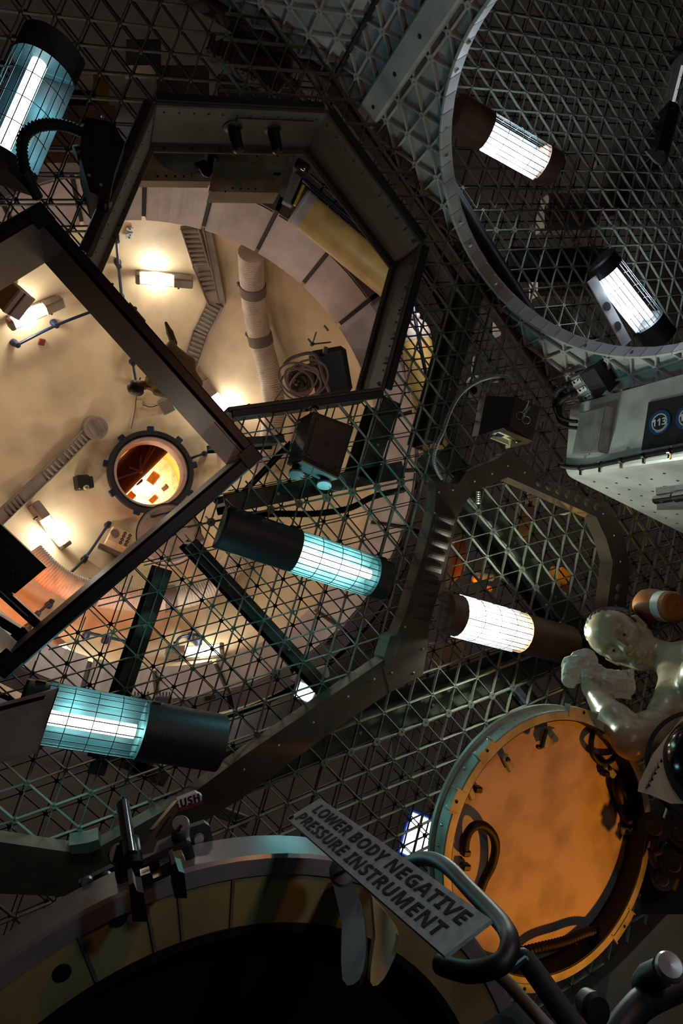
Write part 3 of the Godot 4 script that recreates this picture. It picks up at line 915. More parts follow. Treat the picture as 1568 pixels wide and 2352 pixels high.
	for q in [[352, 1098, 13.9, 0.16, m.white, "white bag at the tunnel end, right of the glowing lamp"], [300, 1140, 13.7, 0.13, m.yellow, "yellow box in the tunnel at the hatch's lower left"], [378, 1120, 14.1, 0.1, m.grey, "grey equipment box by the orange tunnel wall"], [318, 1105, 13.6, 0.1, m.black, "small dark tool at the tunnel end beside the glowing lamp"], [352, 1145, 14.1, 0.12, m.cream, "cream packet low in the tunnel opening"]]:
		var p := at(q[0], q[1], q[2])
		solo("tunnel_item", mb().bx(frame(p, Vector3(1, 0.3, q[3] * 9), Vector3(0.2, 1, 0.3)), Vector3(q[3] * 1.7, q[3], q[3] * 1.2), 0.02), q[4], q[5], "box")
	# the round cover that hangs beside the hatch
	var cc := at(388, 1228, 9.6)
	var cx := frame(cc, img(1, -0.5), -cc.normalized() * 0.8 + Vector3(0, -0.6, 0))
	var cv := thing("round_cover", "large round pinkish hatch cover with dark handles beside the round hatch", "hatch cover", cx)
	part("disc", mb().lathe(Transform3D(), [Vector2(0, 0.05), Vector2(0.42, 0.05), Vector2(0.45, 0.03), Vector2(0.47, 0.03), Vector2(0.48, 0.0), Vector2(0.48, -0.08), Vector2(0, -0.08)], 48), m.pink, cv, false)
	part("seal", mb().lathe(Transform3D(), [Vector2(0.475, 0.034), Vector2(0.487, 0.034), Vector2(0.49, -0.03), Vector2(0.48, -0.03)], 48), m.rubber, cv, false)
	part("handle", mb().tube([Vector3(-0.22, 0.05, 0.0), Vector3(-0.2, 0.11, 0.0), Vector3(0.05, 0.11, 0.03), Vector3(0.08, 0.05, 0.03)], 0.022, 8), m.rail_blue, cv, false)
	part("handle", mb().tube([Vector3(-0.1, 0.05, -0.36), Vector3(-0.08, 0.12, -0.35), Vector3(0.16, 0.12, -0.3), Vector3(0.18, 0.05, -0.3)], 0.02, 8), m.rail_blue, cv, false)
	part("hinge", mb().bx(Transform3D(Basis(), Vector3(0.38, 0.02, 0.25)), Vector3(0.12, 0.1, 0.16), 0.02), m.band, cv, false)
	# coiled cable on a machine in front of the dome
	var mc := at(742, 858, 7.3)
	var cam_ := thing("cable_machine", "dark box shaped machine with a round lens and rails at the right of the dome", "machine", mc)
	var fx := frame(mc, img(1, -0.18), -mc.normalized())
	part("body", mb().bx(fx * Transform3D(Basis(), Vector3(0.1, -0.25, 0)), Vector3(0.5, 0.5, 0.62), 0.06), m.dark, cam_)
	part("front_drum", mb().lathe(frame(at(688, 872, 7.25), img(0.3, 1), -mc.normalized()), [Vector2(0.19, -0.3), Vector2(0.19, 0.0), Vector2(0.16, 0.03), Vector2(0.11, 0.03), Vector2(0.1, -0.02), Vector2(0, 0.0)], 28), m.band, cam_)
	part("lens", mb().lathe(frame(at(682, 880, 7.2), img(0.3, 1), -mc.normalized()), [Vector2(0.05, -0.1), Vector2(0.05, 0.05), Vector2(0.035, 0.05), Vector2(0, 0.03)], 18), m.chrome, cam_)
	part("rail", mb().tube(smoothed([at(652, 838, 7.0), at(670, 822, 7.0), at(712, 811, 7.0), at(730, 825, 7.0), at(740, 860, 7.0), at(756, 900, 7.0)]), 0.022, 8), m.tray, cam_)
	part("rail", mb().tube(smoothed([at(668, 846, 7.0), at(700, 840, 7.0), at(734, 832, 7.0)]), 0.016, 8), m.tray, cam_)
	part("knob", mb().cyl(at(745, 812, 7.1), at(748, 798, 7.1), 0.03, 10), m.grey, cam_)
	var coil := thing("cable_coil", "loose coil of pale cable hanging in front of the machine's lens", "cable", at(690, 880, 6.9))
	var rng := RandomNumberGenerator.new()
	rng.seed = 11
	for k in 5:
		var ce := at(690 + rng.randf_range(-14, 14), 878 + rng.randf_range(-10, 10), 6.9)
		var rx := 0.23 + rng.randf_range(-0.05, 0.05)
		var ry := 0.17 + rng.randf_range(-0.05, 0.05)
		var an := rng.randf_range(-0.9, 0.85)
		var xx := img(cos(an), sin(an))
		var yy := img(-sin(an), cos(an))
		var pa := []
		for i in 33:
			var a := TAU * i / 32.0
			pa.append(ce + xx * rx * cos(a) + yy * ry * sin(a) + Vector3(0, -0.02 * k + 0.02 * sin(a * 2), 0))
		part("loop", mb().tube(pa, 0.013, 6), m.cable, coil)
	part("loose_end", mb().tube(smoothed([at(648, 895, 6.9), at(640, 905, 6.9), at(632, 918, 6.9), at(628, 926, 6.9)]), 0.012, 6), m.cable, coil)
func duct(pts: Array, r: float, label: String, bands: Array) -> void:
	var pa := dome_path(pts, r + 0.06, 8)
	var t := thing("corrugated_duct", label, "duct", pa[0])
	part("hose", hose(pa, r, 0.04, 18, 0.035), m.duct, t)
	for b in bands:
		var best := 0
		for i in range(1, pa.size() - 1):
			if pix(pa[i]).distance_to(Vector2(b[0], b[1])) < pix(pa[best]).distance_to(Vector2(b[0], b[1])):
				best = i
		best = clampi(best, 1, pa.size() - 2)
		var d: Vector3 = (pa[best + 1] - pa[best - 1]).normalized()
		var cl := part("clamp_band", mb().tube([pa[best] - d * 0.085, pa[best] + d * 0.085], r + 0.012, 24, false), m.band, t)
		part("buckle", mb().bx(frame(pa[best] - img(1, 0.3) * (r + 0.03), d, img(-1, 0)), Vector3(0.06, 0.04, 0.05), 0.01), m.grey, cl)
func lettering(text: String, size: float, mt: Material, parent: Node3D, xf: Transform3D, weight := 700, depth := 0.0008, squeeze := 1.0) -> MeshInstance3D:
	var tm := TextMesh.new()
	var f := SystemFont.new()
	f.font_names = PackedStringArray(["Droid Sans"])
	f.font_weight = weight
	tm.font = f
	tm.text = text
	tm.font_size = 48
	tm.pixel_size = size / 48.0 * 1.38
	tm.depth = depth
	tm.curve_step = 1.0
	tm.horizontal_alignment = HORIZONTAL_ALIGNMENT_CENTER
	tm.vertical_alignment = VERTICAL_ALIGNMENT_CENTER
	var o := MeshInstance3D.new()
	o.name = "lettering"
	o.mesh = tm
	o.material_override = mt
	o.transform = xf * Transform3D(Basis.from_scale(Vector3(squeeze, 1, 1)), Vector3.ZERO)
	parent.add_child(o, true)
	return o

# ---------------------------------------------------------------- caged fluorescent lamps on the grid
func cage_lamp(p0: Vector3, p1: Vector3, p2: Vector3, p3: Vector3, down: Vector3, w: float, label: String, col: Color, e: float, long_first: bool, hous: Material, tube_glow := 4.0, round_housing := false) -> Node3D:
	# p0..p1 first end, p1..p2 cage, p2..p3 second end
	var xf := frame(p1, p3 - p0, down)
	xf = Transform3D(Basis((p3 - p0).normalized(), xf.basis.y, xf.basis.z), p1)
	xf = frame(p1, p3 - p0, (down - (p3 - p0).normalized() * down.dot((p3 - p0).normalized())).normalized())
	var t := thing("caged_lamp", label, "lamp", xf, "caged lamps under the grid")
	var l := (p2 - p1).length()
	var ax := Basis(Vector3(0, 0, 1), Vector3(1, 0, 0), Vector3(0, 1, 0))
	for k in 2:
		var a := -(p1 - p0).length() if k == 0 else l
		var b := 0.0 if k == 0 else l + (p3 - p2).length()
		var big := (k == 0) == long_first
		var r := w * (1.0 if big else 0.98)
		var mbx := mb().lathe(Transform3D(ax, Vector3(a, 0, 0)), [Vector2(0, 0), Vector2(r * 0.86, 0), Vector2(r, r * 0.1), Vector2(r, b - a), Vector2(0, b - a)], 20, false, 0.0, TAU if round_housing and big else PI)
		if not (round_housing and big):
			mbx.bx(Transform3D(Basis(), Vector3((a + b) * 0.5, -0.012, 0)), Vector3(b - a, 0.026, r * 2.0), 0.003)
		var h := part("housing" if big else "end_cap", mbx, hous, t, false)
		part("catch", mb().bx(Transform3D(Basis(), Vector3(b - 0.03 if k == 0 else a + 0.03, 0.006, -r * 0.98)), Vector3(0.03, 0.016, 0.016), 0.003), m.black, h, false)
		part("mount", mb().bx(Transform3D(Basis(), Vector3((a + b) * 0.5, -0.035, 0)), Vector3(0.035, 0.04, r * 1.2), 0.004), m.dark, h, false)
	# reflector trough
	var rf := mb()
	var prev := Vector2(-w * 1.02, -0.012)
	for s in [Vector2(-w * 0.55, -0.016), Vector2(-w * 0.4, -0.024), Vector2(w * 0.4, -0.024), Vector2(w * 0.55, -0.016), Vector2(w * 1.02, -0.012)]:
		var nn := Vector3(0, s.x - prev.x, -(s.y - prev.y)).normalized()
		rf.quad(Vector3(0, prev.y, prev.x), Vector3(l, prev.y, prev.x), Vector3(l, s.y, s.x), Vector3(0, s.y, s.x), nn)
		rf.quad(Vector3(0, prev.y, prev.x) - nn * 0.002, Vector3(l, prev.y, prev.x) - nn * 0.002, Vector3(l, s.y, s.x) - nn * 0.002, Vector3(0, s.y, s.x) - nn * 0.002, -nn)
		prev = s
	part("reflector", rf, m.trough if tube_glow > 4.5 else m.alu, t, false)
	var lit := glow(Color(1, 1, 1).lerp(col, 0.12), tube_glow)
	part("lamp_tube", mb().tube([Vector3(0.004, w * 0.36, 0), Vector3(l - 0.012, w * 0.36, 0)], w * 0.24, 16), lit, t, false)
	# guard: long wires round the front and three hoops
	for i in 11:
		var a := PI * (i + 0.5) / 11.0
		var d := Vector3(0, sin(a), cos(a))
		part("guard_wire", mb().tube([Vector3(-0.004, 0, 0) + d * w * 0.98, Vector3(l + 0.004, 0, 0) + d * w * 0.98], 0.0017, 5, false), m.wire, t, false)
	for k in 3:
		var pa := []
		for i in 17:
			var a := PI * i / 16.0
			pa.append(Vector3(l * (k + 1) / 4.0, sin(a) * w, cos(a) * w))
		part("guard_hoop", mb().tube(pa, 0.0015, 5), m.wire, t, false)
	for k in 2:
		omni(xf * Vector3(l * (0.28 + 0.44 * k), w * 0.36, 0), col, e * 0.5, 0.02, t)
	return t
func lamps() -> void:
	var dn := Vector3.DOWN
	var h := 2.02
	cage_lamp(at(505, 1208, h), at(677, 1265, h), at(848, 1322, h), at(884, 1334, h), dn, 0.076, "caged lamp glowing teal, in the middle, with a long dark box housing on its left", CYAN, 0.10, true, m.housing)
	var l3 := cage_lamp(at(40, 1626, h), at(96, 1638, h), at(318, 1672, h), at(506, 1705, h), dn, 0.088, "caged lamp glowing blue at lower left, its left end under a flat grey cover", Color(0.52, 0.96, 0.96), 0.13, false, m.housing, 5.0)
	var cv := thing("flat_cover", "flat grey cover plate with a dark slot, in front of the lower left lamp's end", "cover", at(60, 1665, 1.92))
	part("plate", mb().prism([at(-60, 1634, 1.92), at(136, 1580, 1.92), at(86, 1730, 1.92), at(-60, 1768, 1.92)], Vector3(0, 0.012, 0)), m.cover, cv)
	part("slot", mb().prism([at(-60, 1638, 1.919), at(104, 1597, 1.919), at(100, 1606, 1.919), at(-60, 1650, 1.919)], Vector3(0, 0.001, 0)), m.hole, cv)
	part("side", mb().prism([at(136, 1580, 1.92), at(86, 1730, 1.92), at(86, 1730, 1.92) + Vector3(0, 0.09, 0), at(136, 1580, 1.92) + Vector3(0, 0.09, 0)], Vector3(-0.004, 0, 0)), m.grey, cv)
	cage_lamp(at(1013, 1405, h), at(1049, 1414, h), at(1190, 1452, h), at(1302, 1482, h), dn, 0.083, "caged lamp glowing white before the octagonal opening, brown round housing on its right", PALE, 0.6, false, m.brown, 4.0, true)
	cage_lamp(at(1040, 268, 2.19), at(1112, 302, 2.19), at(1234, 377, 2.19), at(1266, 397, 2.19), dn, 0.085, "caged lamp glowing white high in the round doorway, brown housing at its left", COOL, 0.3, true, m.brown)
	var l6 := cage_lamp(at(1372, 597, 2.19), at(1392, 622, 2.19), at(1482, 738, 2.19), at(1515, 780, 2.19), dn, 0.085, "caged lamp glowing white low in the round doorway, two round holes in its reflector", COOL, 0.32, false, m.dark)
	var w0 := at(1358, 640, 2.17)
	var w1 := at(1440, 790, 2.17)
	var w := part("side_reflector", mb().bar(w0, w1, 0.07, 0.006, Vector3(0, 1, 0), 0.002), m.white, l6)
	for k in [0.42, 0.72]:
		part("round_hole", mb().lathe(Transform3D(Basis(), w0.lerp(w1, k) + Vector3(0, -0.0045, 0)), [Vector2(0, 0), Vector2(0.022, 0), Vector2(0.022, 0.001)], 20), m.hole, w)
	cage_lamp(at(128, 108, 2.14), at(100, 165, 2.14), at(14, 372, 2.14), at(-6, 415, 2.14), Vector3(-0.25, -1, 0.1), 0.10, "caged lamp glowing blue at the upper left edge, behind a black ribbed hose", Color(0.30, 0.86, 0.95), 0.05, false, m.housing, 5.0)
	cage_lamp(at(1500, 372, 2.3), at(1526, 258, 2.3), at(1556, 150, 2.3), at(1564, 120, 2.3), Vector3(0.8, -0.25, -0.5), 0.075, "dim lamp at the upper right edge, mostly hidden by its dark housing", COOL, 0.004, true, m.black, 0.3)
	var cap := thing("lamp_foot", "pale rounded foot plate below the dim lamp at the upper right edge", "plate", at(1510, 355, 2.25))
	part("plate", mb().prism(smoothed([at(1483, 346, 2.25), at(1505, 337, 2.25), at(1530, 338, 2.25), at(1536, 352, 2.25), at(1515, 377, 2.25), at(1483, 346, 2.25)], 4), Vector3(0, 0.01, 0)), m.grid, cap)
	# work light and lit panel of the upper floor that show through the grid
	for q in [[700, 1590, 3.1, 2.2, "bright work light among white gear behind the grid, below the long lamp"], [966, 1925, 3.0, 1.2, "white glowing light panel in a blue frame, left of the round lid"]]:
		var p := at(q[0], q[1], q[2])
		var t := thing("added_fill_light", q[4], "lamp", p)
		var fx := frame(p, img(1, 0.45), -p.normalized())
		var big: bool = q[1] > 1700
		var sz := Vector3(0.17, 0.03, 0.21) if big else Vector3(0.07, 0.03, 0.05)
		part("panel", mb().bx(fx, sz, 0.004), glow(Color(0.85, 0.93, 1.0), 2.5), t)
		for s in [-1, 1]:
			part("frame_bar", mb().bx(fx * Transform3D(Basis(), Vector3(s * (sz.x * 0.5 + 0.01), 0.0, 0)), Vector3(0.02, 0.04, sz.z + 0.04), 0.006), m.blue if big else m.white, t)
			part("frame_bar", mb().bx(fx * Transform3D(Basis(), Vector3(0, 0.0, s * (sz.z * 0.5 + 0.01))), Vector3(sz.x + 0.02, 0.04, 0.02), 0.006), m.blue if big else m.white, t)
		omni(p - p.normalized() * 0.06, Color(0.8, 0.92, 1.0), 0.03, 0.03, t)
		pass
# ---------------------------------------------------------------- brown plate rails under the grid
func outline(p: Array, h: float) -> Array:
	return p.map(func(q): return at(q[0], q[1], h))
func plate_rails() -> void:
	var h := 2.03
	var up := Vector3(0, 0.074, 0)
	var t := thing("plate_rail", "brown plate rail with a row of pressed louvres, bending round the grid below the dome", "plate rail", at(950, 1400, h))
	part("louvre_plate", mb().prism(outline([[1002, 1105], [1052, 1112], [1062, 1165], [1052, 1187], [1024, 1300], [985, 1437], [983, 1476], [971, 1550], [921, 1577], [895, 1590], [876, 1519], [886, 1512], [908, 1465], [934, 1400], [974, 1265], [998, 1170]], h), up), m.plate, t)
	part("long_plate", mb().prism(outline([[876, 1519], [895, 1590], [784, 1665], [560, 1830], [440, 1905], [300, 2010], [200, 2000], [228, 1946], [420, 1838], [560, 1735], [784, 1582]], h + 0.001), up), m.plate, t)
	part("lower_plate", mb().prism(outline([[-60, 1925], [157, 1957], [200, 1955], [215, 2010], [160, 2060], [-60, 2050]], h), up), m.plate, t)
	part("joint_strap", mb().prism(outline([[158, 1942], [200, 1936], [226, 1928], [233, 1948], [200, 1960], [163, 1962]], h - 0.004), Vector3(0, 0.085, 0)), m.beam, t)
	part("joint_strap", mb().prism(outline([[881, 1510], [896, 1462], [918, 1456], [923, 1470], [903, 1520], [886, 1530]], h - 0.004), Vector3(0, 0.085, 0)), m.beam, t)
	for k in 9:
		var q: float = k / 8.0
		var a := Vector2(1000, 1186).lerp(Vector2(940, 1408), q)
		var b := Vector2(1044, 1199).lerp(Vector2(985, 1420), q)
		var p := at((a.x + b.x) / 2, (a.y + b.y) / 2, h)
		var x := at(b.x, b.y, h) - at(a.x, a.y, h)
		var fr := frame(p, x, Vector3.DOWN)
		var l := mb()
		var hw := x.length() * 0.5
		# a half round blister that swells out of the plate and is open on one side
		for s in 8:
			var a0 := PI * s / 8.0
			var a1 := PI * (s + 1) / 8.0
			for z in 4:
				var f := func(an: float, zz: int) -> Vector3: return fr * Vector3(-cos(an) * hw, sin(an) * 0.008 * sin(PI * 0.25 + PI * 0.75 * (zz / 4.0) ) , (zz / 4.0 - 0.5) * 0.03)
				var pa: Vector3 = f.call(a0, z)
				var pb: Vector3 = f.call(a1, z)
				var pc: Vector3 = f.call(a1, z + 1)
				var pd: Vector3 = f.call(a0, z + 1)
				var nn := (pb - pa).cross(pd - pa).normalized()
				if nn.y > 0:
					nn = -nn
				l.quad(pa, pb, pc, pd, nn)
		part("louvre", l, m.plate, t)
	part("rivets", rivet_row([[1008, 1130], [1040, 1125], [998, 1178], [930, 1440], [972, 1490], [950, 1545], [900, 1545], [860, 1560], [800, 1600], [720, 1660], [640, 1712], [560, 1768]], h), m.alu, t)
	var o := thing("octagon_frame", "olive plate frame with an eight sided opening around the pale lit grid", "plate rail", at(1230, 1200, h))
	var outer := [[1052, 1112], [1062, 1165], [1084, 1132], [1166, 1096], [1369, 1187], [1392, 1238], [1407, 1290], [1404, 1317], [1390, 1425], [1378, 1500], [1370, 1620], [1410, 1640], [1428, 1500], [1436, 1400], [1448, 1300], [1425, 1210], [1398, 1155], [1330, 1135], [1232, 1086], [1202, 1056], [1165, 1038], [1140, 1054], [1072, 1082]]
	part("frame_plate", mb().prism(outline(outer, h), up), m.plate, o)
	for k in 7:
		var p := at(1238 + k * 22.0, 1108 + k * 9.3, h)
		part("louvre", mb().lathe(frame(p, img(1, 0.42), Vector3.DOWN), [Vector2(0.018, 0), Vector2(0.015, 0.004), Vector2(0.006, 0.007), Vector2(0, 0.0075)], 14, true), m.plate, o)
	for k in 5:
		var p := at(1421 - k * 3.0, 1350 + k * 24.0, h)
		part("louvre", mb().lathe(frame(p, img(1, 0.1), Vector3.DOWN), [Vector2(0.018, 0), Vector2(0.015, 0.004), Vector2(0.006, 0.007), Vector2(0, 0.0075)], 14, true), m.plate, o)
	part("rivets", rivet_row([[1090, 1105], [1130, 1088], [1166, 1070], [1205, 1085], [1385, 1180], [1410, 1230], [1425, 1290]], h), m.alu, o)
func rivet_row(p: Array, h: float) -> MB:
	var b := mb()
	for q in p:
		b.lathe(Transform3D(Basis(Vector3.RIGHT, Vector3.DOWN, Vector3.FORWARD), at(q[0], q[1], h)), [Vector2(0.0045, 0), Vector2(0.004, 0.0012), Vector2(0, 0.002)], 8)
	return b

# ---------------------------------------------------------------- ribbed wall with the round-topped doorway
func onw(t: float, y: float, out := 0.0) -> Vector3:     # a point of the doorway wall: t along it, y up, out towards the camera's side
	return TW * t + NW * (-DW + out) + Vector3(0, y, 0)
func ribbed_wall(called: String, o: Vector3, tdir: Vector3, n: Vector3, poly: PackedVector2Array, ph: Vector2) -> MeshInstance3D:
	# poly in (t, y); ribs stand out along n on a triangle lattice with one vertical family
	var p3 := func(q: Vector2, out: float) -> Vector3: return o + tdir * q.x + Vector3(0, q.y, 0) + n * out
	var outline_ := []
	for q in poly:
		outline_.append(p3.call(q, 0.0))
	var w := struct(called, mb().prism(outline_, -n * 0.035), m.wall)
	var step := 0.113
	var va := Vector2(0, step)
	var vb := Vector2(step * 0.866, -step * 0.5)
	for dir in 3:
		var d: Vector2 = [va, vb, va + vb][dir]
		var start: Vector2 = [vb, va, va][dir]
		for k in range(-40, 41):
			var run := -1
			for q in range(-120, 121):
				var c: Vector2 = ph + start * k + d * ((q + 0.5) / 4.0)
				var ok := Geometry2D.is_point_in_polygon(c, poly)
				if ok:
					var pp := pix(p3.call(c, 0.0))
					ok = pp.x > -80 and pp.x < 1650 and pp.y > -120 and pp.y < 2420
				if ok and run == -1:
					run = q
				if not ok and run != -1:
					if q - run > 1:
						var a: Vector3 = p3.call(ph + start * k + d * (run / 4.0), 0.009)
						var b: Vector3 = p3.call(ph + start * k + d * (q / 4.0), 0.009)
						part("rib", mb().bar(a, b, 0.0085, 0.018, n, 0.003), m.wall, w)
					run = -1
	for i in range(-20, 21):
		for j in range(-20, 21):
			var c := ph + va * i + vb * j
			if Geometry2D.is_point_in_polygon(c, poly):
				var pp := pix(p3.call(c, 0.0))
				if pp.x > -60 and pp.x < 1630 and pp.y > -60 and pp.y < 2400:
					part("boss", mb().lathe(frame(p3.call(c, 0.0), tdir, n), [Vector2(0.016, 0.0), Vector2(0.0125, 0.02), Vector2(0.0055, 0.02), Vector2(0.005, 0.004), Vector2(0, 0.004)], 10), m.wall, w)
	return w
func doorway_wall() -> void:
	var c := Vector2(0.149, 1.458)
	var r := 0.64
	var p := PackedVector2Array([Vector2(-0.81, -0.18), Vector2(-0.81, 2.21), Vector2(0.86, 2.15), Vector2(0.90, 1.6), Vector2(0.95, -0.18), Vector2(c.x + r, -0.18)])
	for i in 25:
		var a := PI * i / 24.0
		p.append(c + Vector2(cos(a), sin(a)) * r)
	p.append(Vector2(c.x - r, -0.18))
	var w := ribbed_wall("wall_front", NW * -DW, TW, NW, p, Vector2(0.832, 1.741))
	# rolled edge round the doorway
	var e := []
	e.append(onw(c.x + r, -0.17, 0.006))
	for i in 33:
		var a := PI * i / 32.0
		e.append(onw(c.x + cos(a) * r, c.y + sin(a) * r, 0.006))
	e.append(onw(c.x - r, -0.17, 0.006))
	var lip := mb()
	for i in e.size() - 1:
		lip.bar(e[i], e[i + 1], 0.012, 0.06, NW, 0.002)
	part("door_edge", lip, m.wall, w)
	part("corner_post", mb().bar(onw(-0.606, -0.16, 0.03), onw(-0.606, 2.165, 0.03), 0.095, 0.04, NW, 0.008), m.wall, w)
	for y in [1.7, 1.88, 2.06]:
		part("bolt", mb().lathe(frame(onw(-0.6, y, 0.05), TW, NW), [Vector2(0.008, 0), Vector2(0.007, 0.003), Vector2(0, 0.004)], 8), m.dark, w)
	# rail along the wall's top
	var rail := struct("trim_2", mb().bar(onw(-0.84, 2.235, -0.005), onw(0.84, 2.15, -0.005), 0.075, 0.06, Vector3.UP, 0.006), m.plate)
	var b := mb()
	for k in 8:
		b.lathe(frame(onw(-0.75 + 0.21 * k, 2.2 - 0.0106 * k, 0.03), TW, NW), [Vector2(0.006, 0), Vector2(0.005, 0.002), Vector2(0, 0.003)], 8)
	part("rivets", b, m.dark, rail)
	# the next wall panel, turned from the first
	var o2 := onw(-0.815, 0.0)
	var t2 := Vector3(-0.958, 0, 0.287)
	var n2 := Vector3(-0.287, 0, -0.958)
	var q := PackedVector2Array([Vector2(0, -0.18), Vector2(0, 2.19), Vector2(1.3, 2.19), Vector2(1.3, 1.4)])
	for i in 17:
		var a := PI * i / 16.0
		q.append(Vector2(0.62, 1.28) + Vector2(cos(a) * 0.5, sin(a) * 0.5))
	q.append(Vector2(0.12, -0.18))
	var w2 := ribbed_wall("wall_left", o2, t2, n2, q, Vector2(0.06, 1.80))
	part("door_edge", mb().tube(range(17).map(func(i): return o2 + t2 * (0.62 + cos(PI * i / 16.0) * 0.5) + Vector3(0, 1.28 + sin(PI * i / 16.0) * 0.5, 0)), 0.012, 6), m.plate, w2)
	part("seam_strip", mb().bar(o2 + n2 * 0.012 + Vector3(0, -0.1, 0), o2 + n2 * 0.012 + Vector3(0, 2.18, 0), 0.018, 0.024, n2, 0.003), m.dark, w2)
	struct("trim_3", mb().bar(o2 + Vector3(0, 2.225, 0), o2 + t2 * 1.3 + Vector3(0, 2.225, 0), 0.07, 0.06, Vector3.UP, 0.006), m.plate)
	# ribbed duct in the dark over the second panel
	var rd := thing("ribbed_box", "dim reddish ribbed panel in the dark above the hatch", "panel", at(560, 150, 2.2))
	part("panel", mb().prism([at(470, 110, 2.26), at(560, 60, 2.26), at(680, 150, 2.26), at(640, 210, 2.26)], Vector3(0, 0.05, 0)), m.plate, rd)
	for k in 7:
		part("ridge", mb().tube([at(490 + 25 * k, 80 + 17 * k, 2.255), at(480 + 25 * k, 118 + 16 * k, 2.255)], 0.01, 6), m.plate, rd)
	# channel rail across the doorway and a scalloped edge
	var ch := thing("channel_rail", "dark channel rail with a bright edge crossing inside the round doorway", "rail", at(1160, 600, 2.2))
	part("channel", mb().prism([at(1010, 400, 2.2), at(1036, 400, 2.2), at(1268, 774, 2.2), at(1230, 790, 2.2)], Vector3(0, 0.05, 0)), m.black, ch)
	part("bright_edge", mb().bar(at(1034, 420, 2.196), at(1262, 772, 2.196), 0.003, 0.012), m.alu, ch)  # pale strip stands in for the highlight along the rail

# ---------------------------------------------------------------- cabinet with the numbered placard
func cabinet() -> void:
	var h := 2.02
	var a := at(1310, 932, h)
	var b := at(1297, 1090, h)
	var cc := at(1568, 1225, h)
	var d := (cc - b) * Vector3(1, 0, 1)
	var c := b + d * 1.25
	var ab := (b - a).normalized()
	var bc := d.normalized()
	var nab := ab.cross(Vector3.UP)
	if nab.dot(a) > 0: nab = -nab
	nab.y = 0; nab = nab.normalized()
	var nbc := bc.cross(Vector3.UP)
	if nbc.dot(b) > 0: nbc = -nbc
	nbc.y = 0; nbc = nbc.normalized()
	var t := thing("corner_cabinet", "pale metal corner cabinet with a numbered black placard and a perforated face", "cabinet", Vector3(b.x, -0.18, b.z))
	var pts := []
	var rr := 0.045
	pts.append(a)
	for i in 7:     # rounded vertical edge at b
		var s := i / 6.0
		pts.append((b - ab * rr).lerp(b, s).lerp(b.lerp(b + bc * rr, s), s))
	pts.append(c)
	pts.append(c - nbc * 0.3)
	pts.append(a - nab * 0.3)
	var flat_ := pts.map(func(p): return Vector3(p.x, -0.18, p.z))
	var body := part("body", mb().prism(flat_, Vector3(0, h + 0.18, 0)), m.cabinet, t)
	# holes in the perforated face
	for i in 12:
		for j in 7:
			var u := 0.10 + 0.075 * i + (0.037 if j % 2 else 0.0)
			var y := h - 0.07 - 0.085 * j
			var p := b + bc * u + Vector3(0, y - h, 0) + nbc * 0.0008
			var q := pix(p)
			if q.x < 1600 and u < d.length() * 1.2:
				part("hole", mb().lathe(frame(p, bc, nbc), [Vector2(0, 0), Vector2(0.0055, 0), Vector2(0.0055, 0.0004)], 10), m.hole, body)
	# black placard on the other face
	var n0 := nab
	var dist := n0.dot(a)
	var f := func(x: float, y: float, out: float) -> Vector3: return onplane(x, y, n0, dist + out)
	var pl := part("placard", mb().prism([f.call(1489, 924, 0.004), f.call(1640, 893, 0.004), f.call(1640, 1004, 0.004), f.call(1472, 1034, 0.004)], -n0 * 0.004), m.ink, t)
	for k in 2:
		var ctr: Vector3 = f.call(1514 if k == 0 else 1578, 970 if k == 0 else 957, 0.006)
		var xd: Vector3 = f.call(1545, 963, 0.006) - f.call(1514, 970, 0.006)
		var fr := frame(ctr, xd, n0)
		var bd := part("badge", mb().lathe(fr, [Vector2(0, 0.0005), Vector2(0.0455, 0.0005), Vector2(0.0455, 0)], 40), m.badge, pl)
		bd.set_meta("label", "blue round badge")
		part("badge_ring", mb().lathe(fr, [Vector2(0.0285, 0.001), Vector2(0.0325, 0.001)], 40), m.white, pl)
		part("badge_disc", mb().lathe(fr, [Vector2(0, 0.0008), Vector2(0.0285, 0.0008)], 40), m.ink, pl)
		part("badge_arc", mb().lathe(fr, [Vector2(0.034, 0.001), Vector2(0.037, 0.001)], 30, false, 0.3, 2.0), m.white, pl)
		var tf := Transform3D(Basis(fr.basis.x, -fr.basis.z, fr.basis.y), ctr + n0 * 0.0016)
		if k == 0:
			lettering("113", 0.0265, m.white, pl, where(pl).affine_inverse() * tf)
		else:
			lettering("114", 0.0265, m.white, pl, where(pl).affine_inverse() * tf)
	# conduit with clips along the rounded edge
	var cp := []
	for q in [[1283, 1068], [1306, 1073], [1345, 1073], [1400, 1063], [1480, 1046], [1568, 1030], [1640, 1016]]:
		cp.append(onplane(q[0], q[1], nab, nab.dot(b) + 0.012))
	var cd := thing("conduit", "thin ribbed conduit held by chrome clips along the cabinet's rounded edge", "conduit", cp[0])
	part("hose", hose(smoothed(cp), 0.0105, 0.006, 8), m.rubber, cd)
	for q in [[1334, 1074], [1378, 1067], [1427, 1057], [1479, 1046], [1538, 1035]]:
		var p := onplane(q[0], q[1], nab, nab.dot(b) + 0.012)
		part("clip", mb().lathe(frame(p, nab, Vector3.UP), [Vector2(0.0125, -0.006), Vector2(0.0145, -0.006), Vector2(0.0145, 0.006), Vector2(0.0125, 0.006)], 16), m.chrome, cd)
		part("clip_foot", mb().bx(frame(p - ab * -0.02, ab, nab), Vector3(0.022, 0.01, 0.012), 0.002), m.chrome, cd)
	# chrome latch on the perforated face
	var lp := func(x: float, y: float, out: float) -> Vector3: return onplane(x, y, nbc, nbc.dot(b) + out)
	var la := thing("chrome_latch", "chrome roller latch on the perforated face of the cabinet", "latch", lp.call(1535, 1140, 0.02))
	part("roller", mb().cyl(lp.call(1505, 1148, 0.022), lp.call(1546, 1142, 0.022), 0.018, 18), m.chrome, la)
